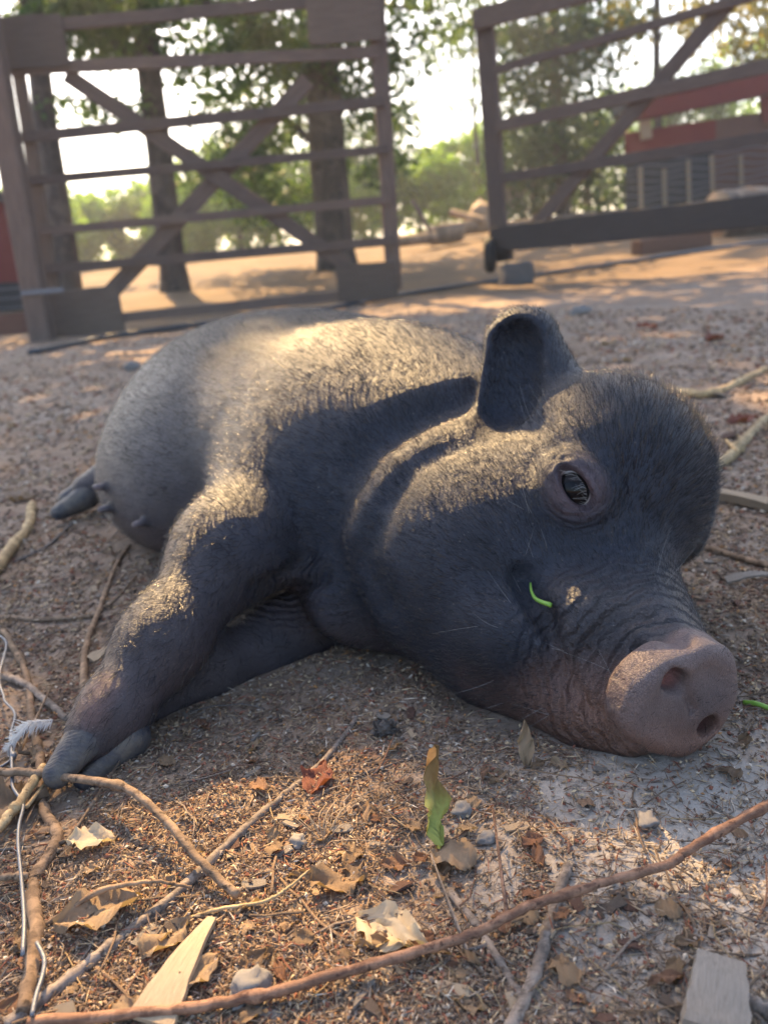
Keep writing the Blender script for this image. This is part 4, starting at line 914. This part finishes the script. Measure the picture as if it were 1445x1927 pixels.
# thin twigs, straws and chips that can be told apart
def straw_mesh(seed, bend=.1):
    r_ = np.random.default_rng(seed); p = np.stack([np.linspace(-.5, .5, 7), bend * np.sin(np.linspace(0, 3, 7)) + .01 * r_.normal(size=7), .02 + .03 * r_.random(7)], 1); return tube_mesh('twig', p, .014 * (1 - .4 * np.linspace(0, 1, 7)), 5, .3, seed)
def chip_mesh(seed):
    r_ = np.random.default_rng(seed); w = .16 + .14 * r_.random(); V_ = []
    for i, t in enumerate((-.5, -.1, .25, .5)):
        a = w * (1 - .5 * abs(t)) * (1 + .3 * r_.normal()); z = .05 * r_.normal(); V_ += [(t, -a, z), (t + .06 * r_.normal(), a, z), (t, a * .9, z + .07), (t + .03, -a * .9, z + .08)]
    Fc = [(3, 2, 1, 0)] + [(4 * i + j, 4 * i + 4 + j, 4 * i + 4 + (j + 1) % 4, 4 * i + (j + 1) % 4) for i in range(3) for j in range(4)] + [(12, 13, 14, 15)]
    return pymesh('chip', V_, Fc)
kinds = {'thin_twig': ([straw_mesh(s, b) for s, b in ((1, .05), (2, .12), (3, -.1), (4, .02))], ('twig_bark', 'twig_grey', 'twig_red', 'twig_bark'), 'broken twig lying loose', 'twig', 'thin twigs strewn on the soil', 150, (.02, .07)),
         'straw': ([straw_mesh(s + 10, b) for s, b in ((1, .03), (2, .08), (3, -.06))], ('straw',) * 3, 'short straw lying loose', 'straw', 'straws strewn on the soil', 90, (.012, .04)),
         'wood_chip': ([chip_mesh(s) for s in range(5)], ('pale_wood', 'grey_wood', 'brown_wood', 'grey_wood', 'plate_wood'), 'flat wood chip lying loose', 'wood chip', 'wood chips strewn on the soil', 150, (.006, .018))}
HUE = {'thin_twig': ('thin brown', 'thin grey wavy', 'thin reddish', 'straight thin brown'), 'straw': ('straight yellow', 'bent yellow', 'curved yellow'), 'wood_chip': ('pale', 'narrow grey', 'brown', 'grey', 'tan')}
for nm, (ms, mts, lb, ct, grp, N, (s0, s1)) in kinds.items():
    for me_, mt in zip(ms, mts): me_.name = nm; me_.materials.append(MAT[mt])
    c_ = 0
    while c_ < N:
        px = rng.uniform(0, 1445), (rng.uniform(1250, 1925) if rng.random() < .5 else rng.uniform(600, 1250)); q = G(*px)
        if pig_sdf(q[None])[0] < .012: continue
        kd = int(rng.integers(len(ms))); o = bpy.data.objects.new(nm, ms[kd]); COL.objects.link(o); s = rng.uniform(s0, s1) * (1 if px[1] > 900 else 2.6)
        o.location = q + (0, 0, .0015); o.scale = (s, s, s) if nm == 'wood_chip' else (s, s, min(s, .035) * 1.); o.rotation_euler = (rng.normal() * .15, rng.normal() * .12, rng.uniform(0, 6.28)); tag(o, (HUE[nm][kd] + ' ' + lb + ' by ' + beside(q)), ct, grp); c_ += 1
# crumbs, needles and shreds too many to count
def crumbs(n, seed):
    r_ = np.random.default_rng(seed); out = []
    u = np.stack([r_.uniform(-60, 1505, n * 2), np.where(r_.random(n * 2) < .55, r_.uniform(1150, 1990, n * 2), r_.uniform(585, 1150, n * 2))], 1)
    rr = FW + np.outer((u[:, 0] - 722.5) / F, R) - np.outer((u[:, 1] - 963.5) / F, U); t = -H / rr[:, 2]; p = C + rr * t[:, None]
    p = p[(t > 0) & (p[:, 1] < 6)]; p[:, 2] = gz(p[:, 0], p[:, 1]); p = p[pig_sdf(p) > .004]
    cl = vnoise(p[:, 0] / .09, p[:, 1] / .09, 77) + .6 * vnoise(p[:, 0] / .03, p[:, 1] / .03, 78); dd = np.hypot(p[:, 0] - .20, p[:, 1] - .34); return p[((cl > -.22) | (r_.random(len(p)) < .3)) & ((dd > .13 + .1 * cl) | (r_.random(len(p)) < .35))][:n]
p = crumbs(90000, 51); n = len(p); r_ = np.random.default_rng(52); far = np.clip(np.linalg.norm(p - C, axis=1) / .7, .8, 4)[:, None]
az = r_.uniform(0, 6.28, n); el = r_.normal(size=n) * .25; a = np.stack([np.cos(az) * np.cos(el), np.sin(az) * np.cos(el), np.sin(el)], 1); b = np.cross(a, UP) + .5 * r_.normal(size=(n, 1)) * UP; b /= np.linalg.norm(b, axis=1, keepdims=True); c = np.cross(a, b)
isn = r_.random((n, 1)); L = np.where(isn < .45, .006 + .012 * r_.random((n, 1)), .0016 + .0042 * r_.random((n, 1))) * far ** 1.05; W = np.where(isn < .45, .00045 + .0006 * r_.random((n, 1)), L * (.3 + .5 * r_.random((n, 1)))); T = np.where(isn < .45, W * .6, W * .45)
p = p + (0, 0, .0006) + np.abs(r_.normal(size=(n, 1))) * .0012 * UP
Vc = np.stack([p - a * L * .5, p - b * W * .5, p + a * L * .5, p + b * W * .5, p + c * T, p - c * T], 1).reshape(-1, 3)
Fc = (np.arange(n)[:, None, None] * 6 + np.array([(0, 1, 4), (1, 2, 4), (2, 3, 4), (3, 0, 4), (1, 0, 5), (2, 1, 5), (3, 2, 5), (0, 3, 5)])[None]).reshape(-1, 3)
cme = mesh_from('litter', Vc, Fc, False); pal = np.array([(.10, .075, .06), (.17, .125, .09), (.26, .20, .14), (.36, .29, .20), (.20, .175, .155), (.19, .085, .06), (.44, .40, .35), (.13, .10, .085), (.30, .17, .08)])
vcol(cme, 'tint', np.repeat(pal[r_.choice(9, n, p=(.2, .2, .14, .08, .13, .09, .04, .09, .03))] * np.array([1.0, .92, .82]) * (.9 + .5 * r_.random((n, 1))), 6, 0))
m = NT('litter', .9, .2); m.base(m.attr('tint')); o = obj('litter', cme, m.m); tag(o, 'fine litter of crumbs, needles and shreds over the soil', 'litter', None, 'stuff')
